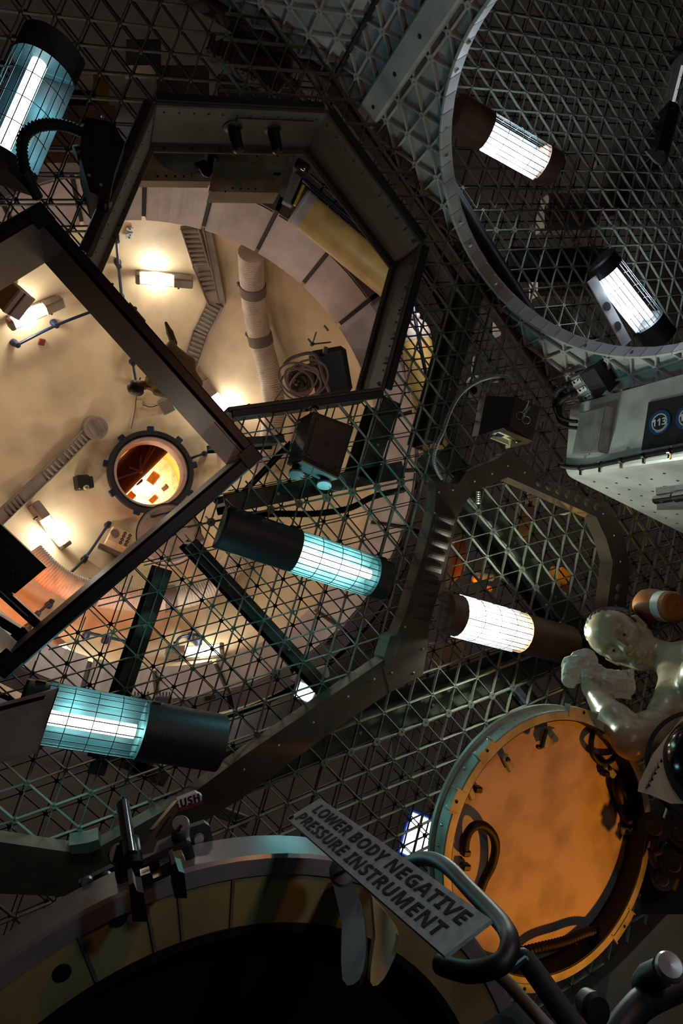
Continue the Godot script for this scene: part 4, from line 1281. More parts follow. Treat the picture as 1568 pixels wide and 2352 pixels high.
	part("roller", mb().cyl(lp.call(1552, 1141, 0.024), lp.call(1590, 1135, 0.024), 0.022, 18), m.chrome, la)
	part("groove", mb().cyl(lp.call(1520, 1146, 0.022), lp.call(1527, 1145, 0.022), 0.0185, 18), m.ink, la)
	part("groove", mb().cyl(lp.call(1546, 1142, 0.022), lp.call(1552, 1141, 0.022), 0.015, 18), m.ink, la)
	part("plate", mb().prism([lp.call(1505, 1121, 0.004), lp.call(1600, 1108, 0.004), lp.call(1600, 1170, 0.004), lp.call(1508, 1172, 0.004)], -nbc * 0.003), m.alu, la)
	# shiny junction box standing on the placard face
	var jb := thing("junction_box", "glossy pale junction box at the cabinet's top left, with two cables", "junction box", f.call(1350, 990, 0.0))
	var q0: Vector3 = f.call(1333, 947, 0.05)
	var q1: Vector3 = f.call(1392, 932, 0.05)
	var q2: Vector3 = f.call(1374, 1038, 0.05)
	var q3: Vector3 = f.call(1313, 1043, 0.05)
	part("body", mb().prism([q0, q1, q2, q3], -n0 * 0.05), m.rim, jb)
	part("lid", mb().prism([q0.lerp(q2, 0.03), q1.lerp(q3, 0.03), q2.lerp(q0, 0.03), q3.lerp(q1, 0.03)], n0 * 0.003), m.rim, jb)
	part("screw", mb().lathe(frame(q3.lerp(q2, 0.5) - n0 * 0.02, ab, Vector3.DOWN), [Vector2(0.004, 0.004), Vector2(0, 0.005)], 8), m.dark, jb)
	for y in [965.0, 980.0]:
		part("cable", mb().tube(smoothed([f.call(1325, y + 3, 0.025), f.call(1306, y + 1, 0.03), f.call(1285, y - 8, 0.03), f.call(1277, y - 30, 0.03)]), 0.008, 8), m.rubber, jb)
	# connector block on the doorway wall
	var o := 0.0
	var g := func(x: float, y: float, out: float) -> Vector3: return onplane(x, y, NW, -DW + out)
	var cb := thing("connector_block", "dark connector block with three white sockets on the ribbed wall, black ribbed cables plugged in", "connector box", g.call(1350, 880, 0.0))
	part("body", mb().prism([g.call(1330, 862, 0.075), g.call(1364, 846, 0.075), g.call(1400, 902, 0.075), g.call(1368, 918, 0.075)], -NW * 0.075), m.dark, cb)
	part("socket_panel", mb().prism([g.call(1304, 872, 0.06), g.call(1332, 860, 0.06), g.call(1369, 918, 0.06), g.call(1336, 931, 0.06)], -NW * 0.06), m.rim, cb)
	for k in 3:
		var cx: float = 1322 + 13 * k
		var cy: float = 880 + 18 * k
		part("socket", mb().prism([g.call(cx - 11, cy - 2, 0.066), g.call(cx + 7, cy - 12, 0.066), g.call(cx + 13, cy - 3, 0.066), g.call(cx - 4, cy + 8, 0.066)], -NW * 0.006), m.white, cb)
		part("socket_hole", mb().lathe(frame(g.call(cx - 4, cy - 1, 0.067), TW, NW), [Vector2(0, 0.0), Vector2(0.006, 0.0), Vector2(0.006, -0.002)], 10), m.hole, cb)
		part("pin", mb().cyl(g.call(cx + 4, cy - 6, 0.066), g.call(cx + 4, cy - 6, 0.074), 0.003, 8), m.ink, cb)
	part("bolt", mb().lathe(frame(g.call(1399, 881, 0.0), TW, NW), [Vector2(0.012, 0), Vector2(0.012, 0.012), Vector2(0.006, 0.014), Vector2(0, 0.012)], 10), m.chrome, cb)
	part("cable", hose(smoothed([g.call(1312, 882, 0.06), g.call(1296, 886, 0.09), g.call(1279, 900, 0.1), g.call(1272, 925, 0.1), g.call(1278, 950, 0.09)]), 0.014, 0.012, 10), m.rubber, cb)
	part("cable", hose(smoothed([g.call(1322, 903, 0.06), g.call(1306, 908, 0.09), g.call(1286, 925, 0.1), g.call(1284, 950, 0.1), g.call(1300, 975, 0.08)]), 0.014, 0.012, 10), m.rubber, cb)
	var st := thing("white_sticker", "small white printed sticker on the ribbed wall above the connector block", "sticker", g.call(1420, 850, 0.003))
	part("paper", mb().prism([g.call(1407, 838, 0.003), g.call(1417, 835, 0.003), g.call(1433, 858, 0.003), g.call(1423, 862, 0.003)], -NW * 0.002), m.white, st)
	var sb := mb()
	for k in 7:
		var a0: Vector3 = g.call(1410 + 2.3 * k, 839.5 + 3.2 * k, 0.0035)
		var a1: Vector3 = g.call(1415 + 2.3 * k, 837.5 + 3.2 * k, 0.0035)
		sb.bar(a0, a1, 0.0022, 0.0006, NW)
	part("print", sb, m.ink, st)
	part("arrow_tag", mb().prism([g.call(1381, 908, 0.078), g.call(1392, 896, 0.078), g.call(1402, 905, 0.078)], -NW * 0.003), m.white, cb)

# ---------------------------------------------------------------- boxes, hoses and tanks round the hatch
func hung_boxes() -> void:
	# box with two round plugs
	var h := 1.92
	var p := [at(723, 946, h), at(813, 980, h), at(777, 1097, h), at(693, 1056, h)]
	var t := thing("plug_box", "dark metal box hanging under the grid, with two round plugs on its teal lit end", "box", (p[0] + p[2]) * 0.5)
	var b := part("body", mb().prism(p, Vector3(0, 0.15, 0)), m.dark, t)
	part("cover", mb().prism([p[0].lerp(p[2], 0.07), p[1].lerp(p[3], 0.07), p[2].lerp(p[0], 0.07), p[3].lerp(p[1], 0.07)].map(func(q): return q + Vector3(0, -0.004, 0)), Vector3(0, 0.004, 0)), m.plate, t)
	part("side_skirt", mb().prism([p[0], p[3], p[3] + Vector3(0, 0.15, 0), p[0] + Vector3(0, 0.15, 0)], (p[3] - p[2]).normalized() * 0.006), m.housing, t)
	part("end_plate", mb().prism([p[2], p[3], p[3] + Vector3(0, 0.12, 0), p[2] + Vector3(0, 0.12, 0)], (p[3] - p[0]).normalized() * 0.006), m.rim, t)
	for q in [[0, 0.12, 0.12], [1, 0.5, 0.5], [2, 0.88, 0.2], [3, 0.15, 0.85], [4, 0.85, 0.85]]:
		var a: Vector3 = p[0].lerp(p[1], q[1]).lerp(p[3].lerp(p[2], q[1]), q[2])
		part("screw", mb().lathe(frame(a + Vector3(0, -0.003, 0), Vector3.RIGHT, Vector3.DOWN), [Vector2(0.005, 0.0), Vector2(0.004, 0.003), Vector2(0, 0.003)], 8), m.black, t)
	for q in [[680, 1082], [745, 1106]]:
		var o := at(q[0], q[1], 1.99)
		var ax: Vector3 = (p[3] - p[0]).normalized() + Vector3(0, -0.5, 0)
		var k := part("plug", mb().lathe(frame(o, Vector3.RIGHT, ax), [Vector2(0.016, -0.035), Vector2(0.017, 0.0), Vector2(0.024, 0.002), Vector2(0.024, 0.014), Vector2(0, 0.014)], 18), m.black, t)
		part("plug_face", mb().lathe(frame(o, Vector3.RIGHT, ax), [Vector2(0.026, 0.012), Vector2(0.026, 0.019), Vector2(0, 0.019)], 20), m.rim, k)
	part("lanyard", mb().tube(smoothed([at(693, 1047, 1.91), at(706, 1043, 1.9), at(720, 1062, 1.88), at(716, 1085, 1.9), at(702, 1100, 1.93), at(690, 1096, 1.95)]), 0.0012, 5), m.black, t)
	part("lanyard", mb().tube(smoothed([at(780, 1090, 1.91), at(793, 1108, 1.9), at(785, 1126, 1.9), at(765, 1126, 1.92), at(755, 1118, 1.95)]), 0.0012, 5), m.rim, t)
	part("hook", mb().tube(smoothed([at(704, 942, 1.95), at(712, 936, 2.0), at(722, 934, 2.05), at(730, 938, 2.08)]), 0.006, 6), m.black, t)
	part("hanger", mb().bar(p[0] + Vector3(0, 0.15, 0), p[2] + Vector3(0, 0.15, 0), 0.03, 0.075, Vector3.UP, 0.004), m.black, t)
	# box with the thin bent hose and the lit scoop
	h = 1.98
	var q := [at(1184, 912, h), at(1240, 935, h), at(1222, 1014, h), at(1169, 978, h)]
	var s := thing("scoop_box", "brown box hung under the grid with a pale lit scoop on its end", "box", (q[0] + q[2]) * 0.5)
	part("body", mb().prism(q, Vector3(0, 0.11, 0)), m.plate, s)
	part("dark_side", mb().prism([at(1115, 909, 2.06), at(1184, 912, h), at(1169, 978, h), at(1098, 1000, 2.06)], Vector3(0, 0.045, 0)), m.dark, s)
	part("scoop", mb().prism([at(1151, 984, 1.97), at(1217, 1010, 1.97), at(1208, 1018, 1.97), at(1147, 992, 1.97)], Vector3(0, 0.05, 0)), m.cream, s)
	part("scoop_side", mb().prism([at(1217, 1010, 1.968), at(1216, 1018, 1.968), at(1172, 1028, 1.968), at(1171, 1021, 1.968)], Vector3(0, 0.03, 0)), m.cream, s)
	part("scoop_floor", mb().prism([at(1148, 992, 2.01), at(1208, 1018, 2.01), at(1172, 1024, 2.01), at(1127, 1006, 2.01)], Vector3(0, 0.006, 0)), m.cream, s)
	part("scoop_rib", mb().prism([at(1174, 1003, 1.99), at(1180, 1005, 1.99), at(1186, 1020, 1.99), at(1176, 1022, 1.99)], Vector3(0, 0.02, 0)), m.cream, s)
	part("blue_card", mb().prism([at(1145, 992, 1.985), at(1166, 998, 1.985), at(1152, 1004, 1.985), at(1134, 1002, 1.985)], Vector3(0, 0.003, 0)), m.blue, s)
	var hp := smoothed([at(1015, 1100, 2.0), at(1003, 1080, 1.99), at(996, 1052, 1.98), at(1004, 1020, 1.97), at(1018, 990, 1.97), at(1034, 945, 1.97), at(1056, 907, 1.98), at(1090, 880, 1.99), at(1130, 866, 2.0), at(1165, 866, 2.02), at(1190, 880, 2.05), at(1200, 900, 2.08)])
	solo("thin_hose", hose(hp, 0.0078, 0.006, 8, 0.25), m.grey, "thin grey ribbed hose bent in an arch over the box with the scoop", "hose")
	var sc := thing("scissors", "small scissors with two finger loops hanging on the brown box", "scissors", at(1205, 955, 1.97))
	for k in 2:
		var c := at(1194 + 14 * k, 955 + 10 * k, 1.965)
		var pa := []
		for i in 21:
			var a := TAU * i / 20.0
			pa.append(c + img(cos(a), sin(a)) * 0.016 + img(-sin(a), cos(a)) * 0.002)
		part("finger_loop", mb().tube(pa, 0.0022, 6), m.chrome, sc)
		part("blade", mb().bar(at(1200, 958, 1.966), at(1212 + 5 * k, 932 + 2 * k, 1.966), 0.006, 0.002), m.chrome, sc)
	part("pivot", mb().cyl(at(1199, 960, 1.97), at(1199, 960, 1.955), 0.004, 8), m.chrome, sc)
	part("chain", mb().tube(smoothed([at(1199, 948, 1.965), at(1206, 938, 1.965), at(1212, 928, 1.97), at(1214, 920, 1.98)]), 0.002, 5), m.alu, sc)
	# black box and hose by the upper left lamp
	h = 2.02
	var v := [at(196, 268, h), at(262, 282, h), at(286, 330, h), at(262, 400, h), at(250, 462, h), at(206, 440, h), at(184, 360, h), at(182, 345, h)]
	var k2 := thing("black_box", "black irregular box hung under the grid beside the upper left lamp", "box", at(230, 370, h))
	part("body", mb().prism(v, Vector3(0, 0.16, 0)), m.black, k2)
	part("cover", mb().prism([at(214, 280, h - 0.004), at(256, 290, h - 0.004), at(244, 440, h - 0.004), at(216, 430, h - 0.004)], Vector3(0, 0.004, 0)), m.dark, k2)
	part("foot", mb().prism([at(200, 392, h + 0.02), at(214, 385, h + 0.02), at(240, 435, h + 0.02), at(258, 462, h + 0.02), at(240, 470, h + 0.02), at(214, 440, h + 0.02)], Vector3(0, 0.04, 0)), m.housing, k2)
	part("connector", mb().tube([at(184, 350, h + 0.02), at(172, 352, h + 0.02)], 0.022, 12), m.black, k2)
	for w in [[204, 403], [231, 425], [236, 268]]:
		part("bolt", mb().lathe(frame(at(w[0], w[1], h - 0.002), Vector3.RIGHT, Vector3.DOWN), [Vector2(0.006, 0), Vector2(0.005, 0.004), Vector2(0, 0.005)], 8), m.alu, k2)
	var bh := smoothed([at(88, 455, 2.1), at(72, 425, 2.06), at(58, 390, 2.0), at(50, 345, 1.97), at(55, 315, 1.96), at(72, 296, 1.96), at(100, 287, 1.97), at(130, 286, 1.99), at(160, 292, 2.01), at(190, 305, 2.03)])
	solo("black_hose", hose(bh, 0.018, 0.011, 10, 0.22), m.rubber, "black ribbed hose curving from the upper left lamp to the black box", "hose")
	# cable running behind the teal grid
	solo("cable_run", hose(smoothed([at(560, 1183, 2.25), at(640, 1180, 2.24), at(720, 1180, 2.24), at(800, 1168, 2.24), at(860, 1140, 2.25), at(930, 1124, 2.27)]), 0.014, 0.012, 8), m.rubber, "dark ribbed cable running behind the teal grid above the long lamp", "cable")
	solo("black_strut", mb().tube([at(560, 1130, 2.2), at(655, 1030, 2.2), at(668, 1018, 2.2)], 0.012, 8), m.black, "black strut slanting from the square frame's corner to the box with two plugs", "strut")
	# springs in the octagonal opening
	solo("coil_spring", hose([at(1098, 1128, 2.09), at(1098, 1160, 2.09)], 0.011, 0.009, 8, 0.3), m.alu, "short pale coil spring at the top left corner of the octagonal opening", "spring")
	solo("coil_spring", hose(smoothed([at(1278, 1178, 2.12), at(1296, 1178, 2.12), at(1312, 1170, 2.12)]), 0.011, 0.009, 8, 0.3), m.grey, "grey coil spring under the upper right edge of the octagonal opening", "spring")

func upper_things() -> void:
	# yellow tank beside the hatch and its rail
	var a := at(672, 462, 5.6)
	var b := at(920, 668, 5.6)
	var l := (b - a).length()
	var t := thing("yellow_tank", "yellow cylinder tank with pale collars lying above the hatch's right edge", "tank", (a + b) * 0.5)
	var fr := frame(a, Vector3.UP, b - a)
	part("shell", mb().lathe(fr, [Vector2(0.175, l * 0.12), Vector2(0.175, l * 0.9)], 32, true), m.tank, t)
	part("collar", mb().lathe(fr, [Vector2(0.0, l * 0.045), Vector2(0.18, l * 0.045), Vector2(0.185, l * 0.06), Vector2(0.178, l * 0.07), Vector2(0.178, l * 0.125)], 32), m.tank_end, t)
	part("collar", mb().lathe(fr, [Vector2(0.178, l * 0.89), Vector2(0.178, l * 0.95), Vector2(0, l * 1.0)], 32), m.tank_end, t)
	var off := (b - a).normalized().cross(Vector3.UP).normalized() * 0.2
	if pix((a + b) * 0.5 + off).x < pix((a + b) * 0.5).x:
		off = -off
	part("blue_rail", mb().tube([a + off * 1.0 + Vector3(0, -0.1, 0) - (b - a) * 0.02, b + off + Vector3(0, -0.1, 0)], 0.022, 8), m.rail_blue, t)
	var tr := thing("truss_rail", "thin black lattice rail running along the yellow tank", "truss", (a + b) * 0.5 + off * 1.5)
	for s in [1.35, 1.85]:
		part("chord", mb().tube([a + off * s, b + off * s], 0.012, 6), m.black, tr)
	for k in 9:
		var p := a.lerp(b, 0.12 + 0.1 * k)
		part("brace", mb().tube([p + off * 1.1, p + off * 1.85 + (b - a) * (0.04 if k % 2 else 0.0)], 0.011, 6), m.black, tr)
		part("lug", mb().ball(p + off * 1.85, 0.028, 8), m.black, tr)
	var vb := thing("valve_block", "small dark valve with a shiny brass nut at the yellow tank's upper end", "valve", at(694, 384, 5.2))
	part("block", mb().bx(frame(at(692, 386, 5.25), img(1, 0.4), Vector3.DOWN), Vector3(0.14, 0.1, 0.12), 0.02), m.dark, vb)
	part("nut", mb().ball(at(697, 386, 5.1), 0.03, 12), m.chrome, vb)
	part("yellow_strip", mb().bar(at(676, 472, 5.3), at(697, 426, 5.3), 0.025, 0.02), m.yellow, vb)
	part("side_post", mb().bar(at(658, 470, 5.35), at(682, 400, 5.35), 0.09, 0.05), m.grey, vb)
	part("side_post", mb().bar(at(668, 474, 5.36), at(692, 408, 5.36), 0.03, 0.05), m.rail_blue, vb)
	# second tank behind the grid
	var c := at(948, 735, 4.6)
	var d := at(1000, 1060, 4.6)
	var t2 := thing("tank", "tall yellow tank with a pale domed end, behind the dark grid right of the hatch", "tank", (c + d) * 0.5)
	var f2 := frame(c, Vector3.UP, d - c)
	part("shell", mb().lathe(f2, [Vector2(0.135, 0.2), Vector2(0.135, (d - c).length())], 28, true), m.tank, t2)
	part("domed_end", mb().lathe(f2, [Vector2(0, -0.02), Vector2(0.06, 0.0), Vector2(0.11, 0.05), Vector2(0.135, 0.12), Vector2(0.137, 0.2)], 28, true), m.tank_end, t2)
	part("blue_pipe", mb().tube(smoothed([at(948, 700, 4.3), at(958, 760, 4.3), at(976, 850, 4.3), at(1000, 950, 4.3)]), 0.016, 8), m.rail_blue, t2)
	part("valve", mb().bx(frame(at(945, 722, 4.5), img(1, 0.2), Vector3.DOWN), Vector3(0.14, 0.08, 0.05), 0.015), m.tank_end, t2)
	var ch := thing("white_pump", "white pump housing with a dark port, behind the grid under the thin hose's arch", "pump", at(1092, 895, 3.4))
	part("body", mb().lathe(frame(at(1092, 893, 3.5), img(1, 0), Vector3.DOWN), [Vector2(0, 0.12), Vector2(0.06, 0.11), Vector2(0.085, 0.06), Vector2(0.09, 0.0)], 20, true), m.white, ch)
	part("pipe", mb().tube(smoothed([at(1098, 822, 3.5), at(1094, 850, 3.5), at(1100, 875, 3.5), at(1125, 888, 3.5), at(1150, 885, 3.5)]), 0.035, 10), m.white, ch)
	part("port", mb().lathe(frame(at(1086, 896, 3.36), img(1, 0), -ray(1086, 896).normalized()), [Vector2(0, 0), Vector2(0.025, 0), Vector2(0.03, -0.02)], 14), m.hole, ch)
	# locker box with the crank handle, over the hatch's top edge
	var h := 2.75
	var bx_ := thing("crank_locker", "pale locker door with a small dark window, hinged above the hatch's top edge", "locker", at(570, 395, h))
	part("door", mb().prism(outline([[510, 346], [672, 354], [640, 443], [483, 440]], h), Vector3(0, 0.10, 0)), m.cream, bx_)
	part("flange", mb().prism(outline([[500, 343], [512, 346], [486, 440], [480, 437]], h - 0.006), Vector3(0, 0.02, 0)), m.cream, bx_)
	part("gap", mb().prism(outline([[508, 343], [680, 352], [679, 356], [510, 348]], h - 0.003), Vector3(0, 0.02, 0)), m.hole, bx_)
	part("window", mb().prism(outline([[629, 396], [645, 397], [643, 403], [627, 402]], h - 0.003), Vector3(0, 0.003, 0)), m.hole, bx_)
	var hb := mb()
	for q in [[546, 353], [590, 359], [637, 358], [535, 432], [553, 433], [570, 434], [587, 434], [517, 440]]:
		hb.lathe(frame(at(q[0], q[1], h - 0.001), Vector3.RIGHT, Vector3.DOWN), [Vector2(0.005, 0), Vector2(0.004, 0.002), Vector2(0, 0.002)], 8)
	part("screws", hb, m.dark, bx_)
	var ck := thing("bent_crank", "black bent crank handle on the locker's left edge", "handle", at(468, 385, h))
	part("arm", mb().tube(smoothed([at(500, 352, h - 0.02), at(486, 358, h - 0.02), at(480, 392, h - 0.03), at(472, 398, h - 0.04), at(462, 380, h - 0.06)]), 0.016, 8), m.black, ck)
	part("grip", mb().cyl(at(448, 382, h - 0.06), at(472, 374, h - 0.06), 0.014, 10), m.black, ck)
	var bw := thing("bowl_panel", "pale panel with a shallow shiny bowl, left of the crank handle", "panel", at(420, 375, 3.0))
	part("panel", mb().prism(outline([[330, 335], [498, 343], [482, 417], [322, 415]], 3.05), Vector3(0, 0.06, 0)), m.cream, bw)
	part("bowl", mb().lathe(frame(at(412, 330, 3.045), img(1, 0.06), Vector3.DOWN), [Vector2(0.155, 0.0), Vector2(0.14, 0.03), Vector2(0.09, 0.05), Vector2(0, 0.055)], 32, true), m.grey, bw)
	part("sticker", mb().prism(outline([[443, 397], [470, 398], [468, 409], [440, 408]], 3.045), Vector3(0, 0.004, 0)), m.white, bw)
	var rb := mb()
	for k in 5:
		rb.lathe(frame(at(362 + 20 * k, 405, 3.049), Vector3.RIGHT, Vector3.DOWN), [Vector2(0.006, 0), Vector2(0.005, 0.003), Vector2(0, 0.003)], 8)
	part("rivets", rb, m.dark, bw)
	# things on the upper floor that show through the top left grid
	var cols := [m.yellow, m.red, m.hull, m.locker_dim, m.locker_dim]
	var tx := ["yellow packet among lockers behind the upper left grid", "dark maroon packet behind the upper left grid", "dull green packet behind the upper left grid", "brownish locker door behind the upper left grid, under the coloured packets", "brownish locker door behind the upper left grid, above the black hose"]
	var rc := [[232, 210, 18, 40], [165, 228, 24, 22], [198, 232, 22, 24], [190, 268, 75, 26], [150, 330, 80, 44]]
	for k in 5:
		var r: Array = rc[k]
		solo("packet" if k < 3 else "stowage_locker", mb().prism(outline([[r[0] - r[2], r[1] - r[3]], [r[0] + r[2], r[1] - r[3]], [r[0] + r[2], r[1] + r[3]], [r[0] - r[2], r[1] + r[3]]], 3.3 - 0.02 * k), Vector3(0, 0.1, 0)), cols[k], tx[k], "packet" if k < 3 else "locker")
	var n := 0
	for r in [[110, 190, 30, 30], [330, 120, 40, 30], [420, 190, 60, 40], [560, 200, 60, 30], [650, 215, 40, 30]]:
		n += 1
		var pl: String = ["at the upper left behind the blue lit lamp", "in the dark left of the hatch's top corner", "just above the hatch's top left corner", "above the left plug of the hatch", "above the right plug of the hatch"][n - 1]
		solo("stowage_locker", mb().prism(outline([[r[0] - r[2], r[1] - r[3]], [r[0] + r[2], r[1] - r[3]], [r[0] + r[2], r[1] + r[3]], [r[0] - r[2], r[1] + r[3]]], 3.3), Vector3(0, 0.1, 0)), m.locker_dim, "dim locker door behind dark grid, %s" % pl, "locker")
	n = 0
	for r in [[1350, 470, 90, 26], [1310, 500, 60, 26], [1295, 640, 60, 40], [1420, 280, 45, 30], [1400, 350, 30, 30], [1330, 90, 60, 40], [1230, 740, 80, 30]]:
		n += 1
		var pl: String = ["between its two bright lamps", "left of the lower lamp's top end", "left of the lamp with two round holes", "in its upper right part", "right of its upper lamp", "in its dark top right corner", "at its lower rim"][n - 1]
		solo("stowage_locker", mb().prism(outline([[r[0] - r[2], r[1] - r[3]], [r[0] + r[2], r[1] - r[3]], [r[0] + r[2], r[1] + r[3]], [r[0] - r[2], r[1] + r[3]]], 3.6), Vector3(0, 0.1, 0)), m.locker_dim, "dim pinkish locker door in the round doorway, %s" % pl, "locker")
	var wl := thing("added_fill_light", "small added fill light hidden behind the dark grid just right of the yellow tank's lower end", "lamp", at(988, 640, 4.0))  # unseen lamp added to light the tank and its truss
	part("can", mb().lathe(frame(at(988, 640, 4.0), Vector3.RIGHT, Vector3.UP), [Vector2(0, -0.06), Vector2(0.04, -0.06), Vector2(0.045, 0.0), Vector2(0.04, 0.0)], 16), m.dark, wl)
	part("lens", mb().lathe(frame(at(988, 640, 4.0), Vector3.RIGHT, Vector3.UP), [Vector2(0, -0.005), Vector2(0.04, -0.005)], 16), glow(WARM, 1.0), wl)
	omni(at(988, 640, 4.03), WARM, 0.5, 0.04, wl)
	# bright clutter below the long lamp
	var rng := RandomNumberGenerator.new()
	rng.seed = 4
	for q in [[690, 1560, "white gear box above the bright work light, behind the beam end"], [735, 1545, "white gear box right of the bright work light, behind the grid"], [720, 1610, "white gear box under the bright work light at the plate's edge"]]:
		var p := at(q[0], q[1], 3.4)
		solo("gear_box", mb().bx(frame(p, img(1, rng.randf_range(-0.6, 0.6)), Vector3.DOWN), Vector3(0.09, 0.08, 0.07), 0.01), m.white, q[2], "box")
	for q in [[325, 1612, "left one of two white toothed blocks above the lower left lamp's housing"], [375, 1612, "right one of two white toothed blocks above the lower left lamp's housing"]]:
		var p := at(q[0], q[1], 2.9)
		var w := thing("toothed_block", q[2], "block", p, "white toothed blocks")
		part("body", mb().bx(frame(p, img(1, 0.08), Vector3.DOWN), Vector3(0.075, 0.06, 0.06), 0.006), m.white, w)
		for k in 5:
			part("tooth", mb().cyl(p + img(-14 + k * 7, -8) * 0.0021, p + img(-14 + k * 7, -22) * 0.0021, 0.004, 6), m.white, w)
	for q in [[300, 1740, 50, 24, "pale panel edge behind the grid under the lower left lamp's cage"], [345, 1775, 40, 16, "pale wedge of panel behind the grid below the lower left lamp's housing"], [390, 1738, 30, 10, "pale strip behind the grid right under the lower left lamp's housing"], [520, 1870, 55, 12, "dim slatted panel behind the grid left of the lettered sign"]]:
		var p := at(q[0], q[1], 2.8)
		solo("back_panel", mb().bx(frame(p, img(1, 0.5), Vector3.DOWN), Vector3(q[2] * 0.0042, 0.02, q[3] * 0.0042), 0.004), m.locker_dim, q[4], "panel")
	# amber lit straps beyond the octagonal opening
	var am := thing("amber_straps", "bundle of amber lit straps behind the octagonal opening's grid", "straps", at(1275, 1370, 2.9))
	for k in 6:
		part("strap", mb().tube(smoothed([at(1245 + 6 * k, 1340 + 4 * k, 2.9), at(1262 + 7 * k, 1352 + 3 * k, 2.88), at(1272 + 4 * k, 1375 + 5 * k, 2.9), at(1280 + 4 * k, 1400 - 2 * k, 2.92)]), 0.014, 6), m.strap, am)
	part("bag", mb().prism(outline([[1292, 1302], [1312, 1318], [1306, 1350], [1288, 1346], [1280, 1322]], 2.95), Vector3(0, 0.1, 0)), m.strap, am)
	omni(at(1262, 1385, 2.75), Color(1, 0.78, 0.35), 0.06, 0.03, am)
	var ag := thing("amber_gear", "small amber lit gear behind the grid, left of the broad pale beam", "gear", at(1105, 1340, 2.8))
	part("lump", mb().ball(at(1092, 1330, 2.8), 0.025, 10), m.strap, ag)
	part("lump", mb().ball(at(1122, 1353, 2.8), 0.02, 10), m.strap, ag)
	part("case", mb().bx(frame(at(1112, 1325, 2.85), img(1, 0.1), Vector3.DOWN), Vector3(0.11, 0.05, 0.04), 0.01), m.white, ag)
	omni(at(1100, 1345, 2.72), AMBER, 0.012, 0.02, ag)
	solo("red_board", mb().prism(outline([[1045, 1240], [1068, 1230], [1068, 1310], [1030, 1350]], 2.8), Vector3(0, 0.04, 0)), m.orange_dark, "reddish board behind the grid at the octagonal opening's left edge", "board")
	solo("pale_board", mb().prism(outline([[1195, 1170], [1222, 1150], [1214, 1290], [1180, 1300]], 3.0), Vector3(0, 0.03, 0)), m.locker_dim, "pinkish board with small holes behind the octagonal opening's grid", "board")
	solo("pale_board", mb().prism(outline([[1215, 1120], [1238, 1120], [1240, 1160], [1212, 1165]], 3.0), Vector3(0, 0.03, 0)), m.white, "whitish board behind the top of the octagonal opening's grid", "board")
	solo("pale_board", mb().prism(outline([[980, 1480], [1060, 1470], [1080, 1530], [1000, 1560]], 2.9), Vector3(0, 0.03, 0)), m.locker_dim, "pinkish board behind the grid under the white lamp with the brown housing", "board")
	solo("pale_board", mb().prism(outline([[900, 1640], [1010, 1660], [1060, 1760], [900, 1800]], 3.0), Vector3(0, 0.03, 0)), m.locker_dim, "greyish board behind the grid between the plate rail and the round lid", "board")
	# black panel and bars low in the square frame
	var bp := thing("black_instrument", "black panel with two round knobs hanging in the square frame's lower left", "panel", at(30, 1290, 2.4))
	part("panel", mb().prism(outline([[-60, 1160], [0, 1203], [107, 1303], [34, 1364], [-60, 1320]], 2.4), Vector3(0, 0.06, 0)), m.black, bp)
	for q in [[28, 1313], [28, 1326]]:
		part("knob", mb().lathe(frame(at(q[0], q[1], 2.4), Vector3.RIGHT, Vector3.DOWN), [Vector2(0.012, 0), Vector2(0.011, 0.01), Vector2(0, 0.011)], 12), m.dark, bp)
	var br := thing("black_bars", "black bars crossing in the square frame's lower left corner before orange lit dome", "bars", at(60, 1440, 2.35))
	part("bar", mb().bar(at(-40, 1318, 2.35), at(112, 1455, 2.35), 0.03, 0.05, Vector3.UP, 0.004), m.black, br)
	part("bar", mb().bar(at(-40, 1400, 2.36), at(92, 1480, 2.36), 0.03, 0.05, Vector3.UP, 0.004), m.black, br)
	part("bar", mb().bar(at(-60, 1530, 2.34), at(62, 1445, 2.34), 0.03, 0.05, Vector3.UP, 0.004), m.black, br)
	part("bright_edge", mb().bar(at(0, 1357, 2.322), at(64, 1416, 2.322), 0.004, 0.006), m.alu, br)
	# amber light that reaches the dome's lower left
	var al := thing("amber_flood", "amber flood light beyond the square frame's lower left corner", "lamp", at(-40, 1430, 8.1))
	part("lens", mb().lathe(frame(at(-40, 1430, 8.1), Vector3.RIGHT, Vector3.UP), [Vector2(0, 0), Vector2(0.1, 0), Vector2(0.12, -0.1), Vector2(0, -0.12)], 16), glow(AMBER, 1.5), al)
	var sp := SpotLight3D.new()
	sp.name = "light"
	sp.light_color = Color(1.0, 0.5, 0.06)
	sp.light_energy = 3.0
	sp.light_size = 0.06
	sp.spot_angle = 42.0
	sp.spot_range = 12.0
	sp.spot_attenuation = 2.0
	sp.spot_angle_attenuation = 0.6
	sp.shadow_enabled = true
	al.add_child(sp)
	var af := frame(at(-40, 1430, 8.2), Vector3.RIGHT, ondome(70, 1420) - at(-40, 1430, 8.2))
	sp.transform = where(al).affine_inverse() * Transform3D(Basis(af.basis.x, af.basis.z, -af.basis.y), af.origin)

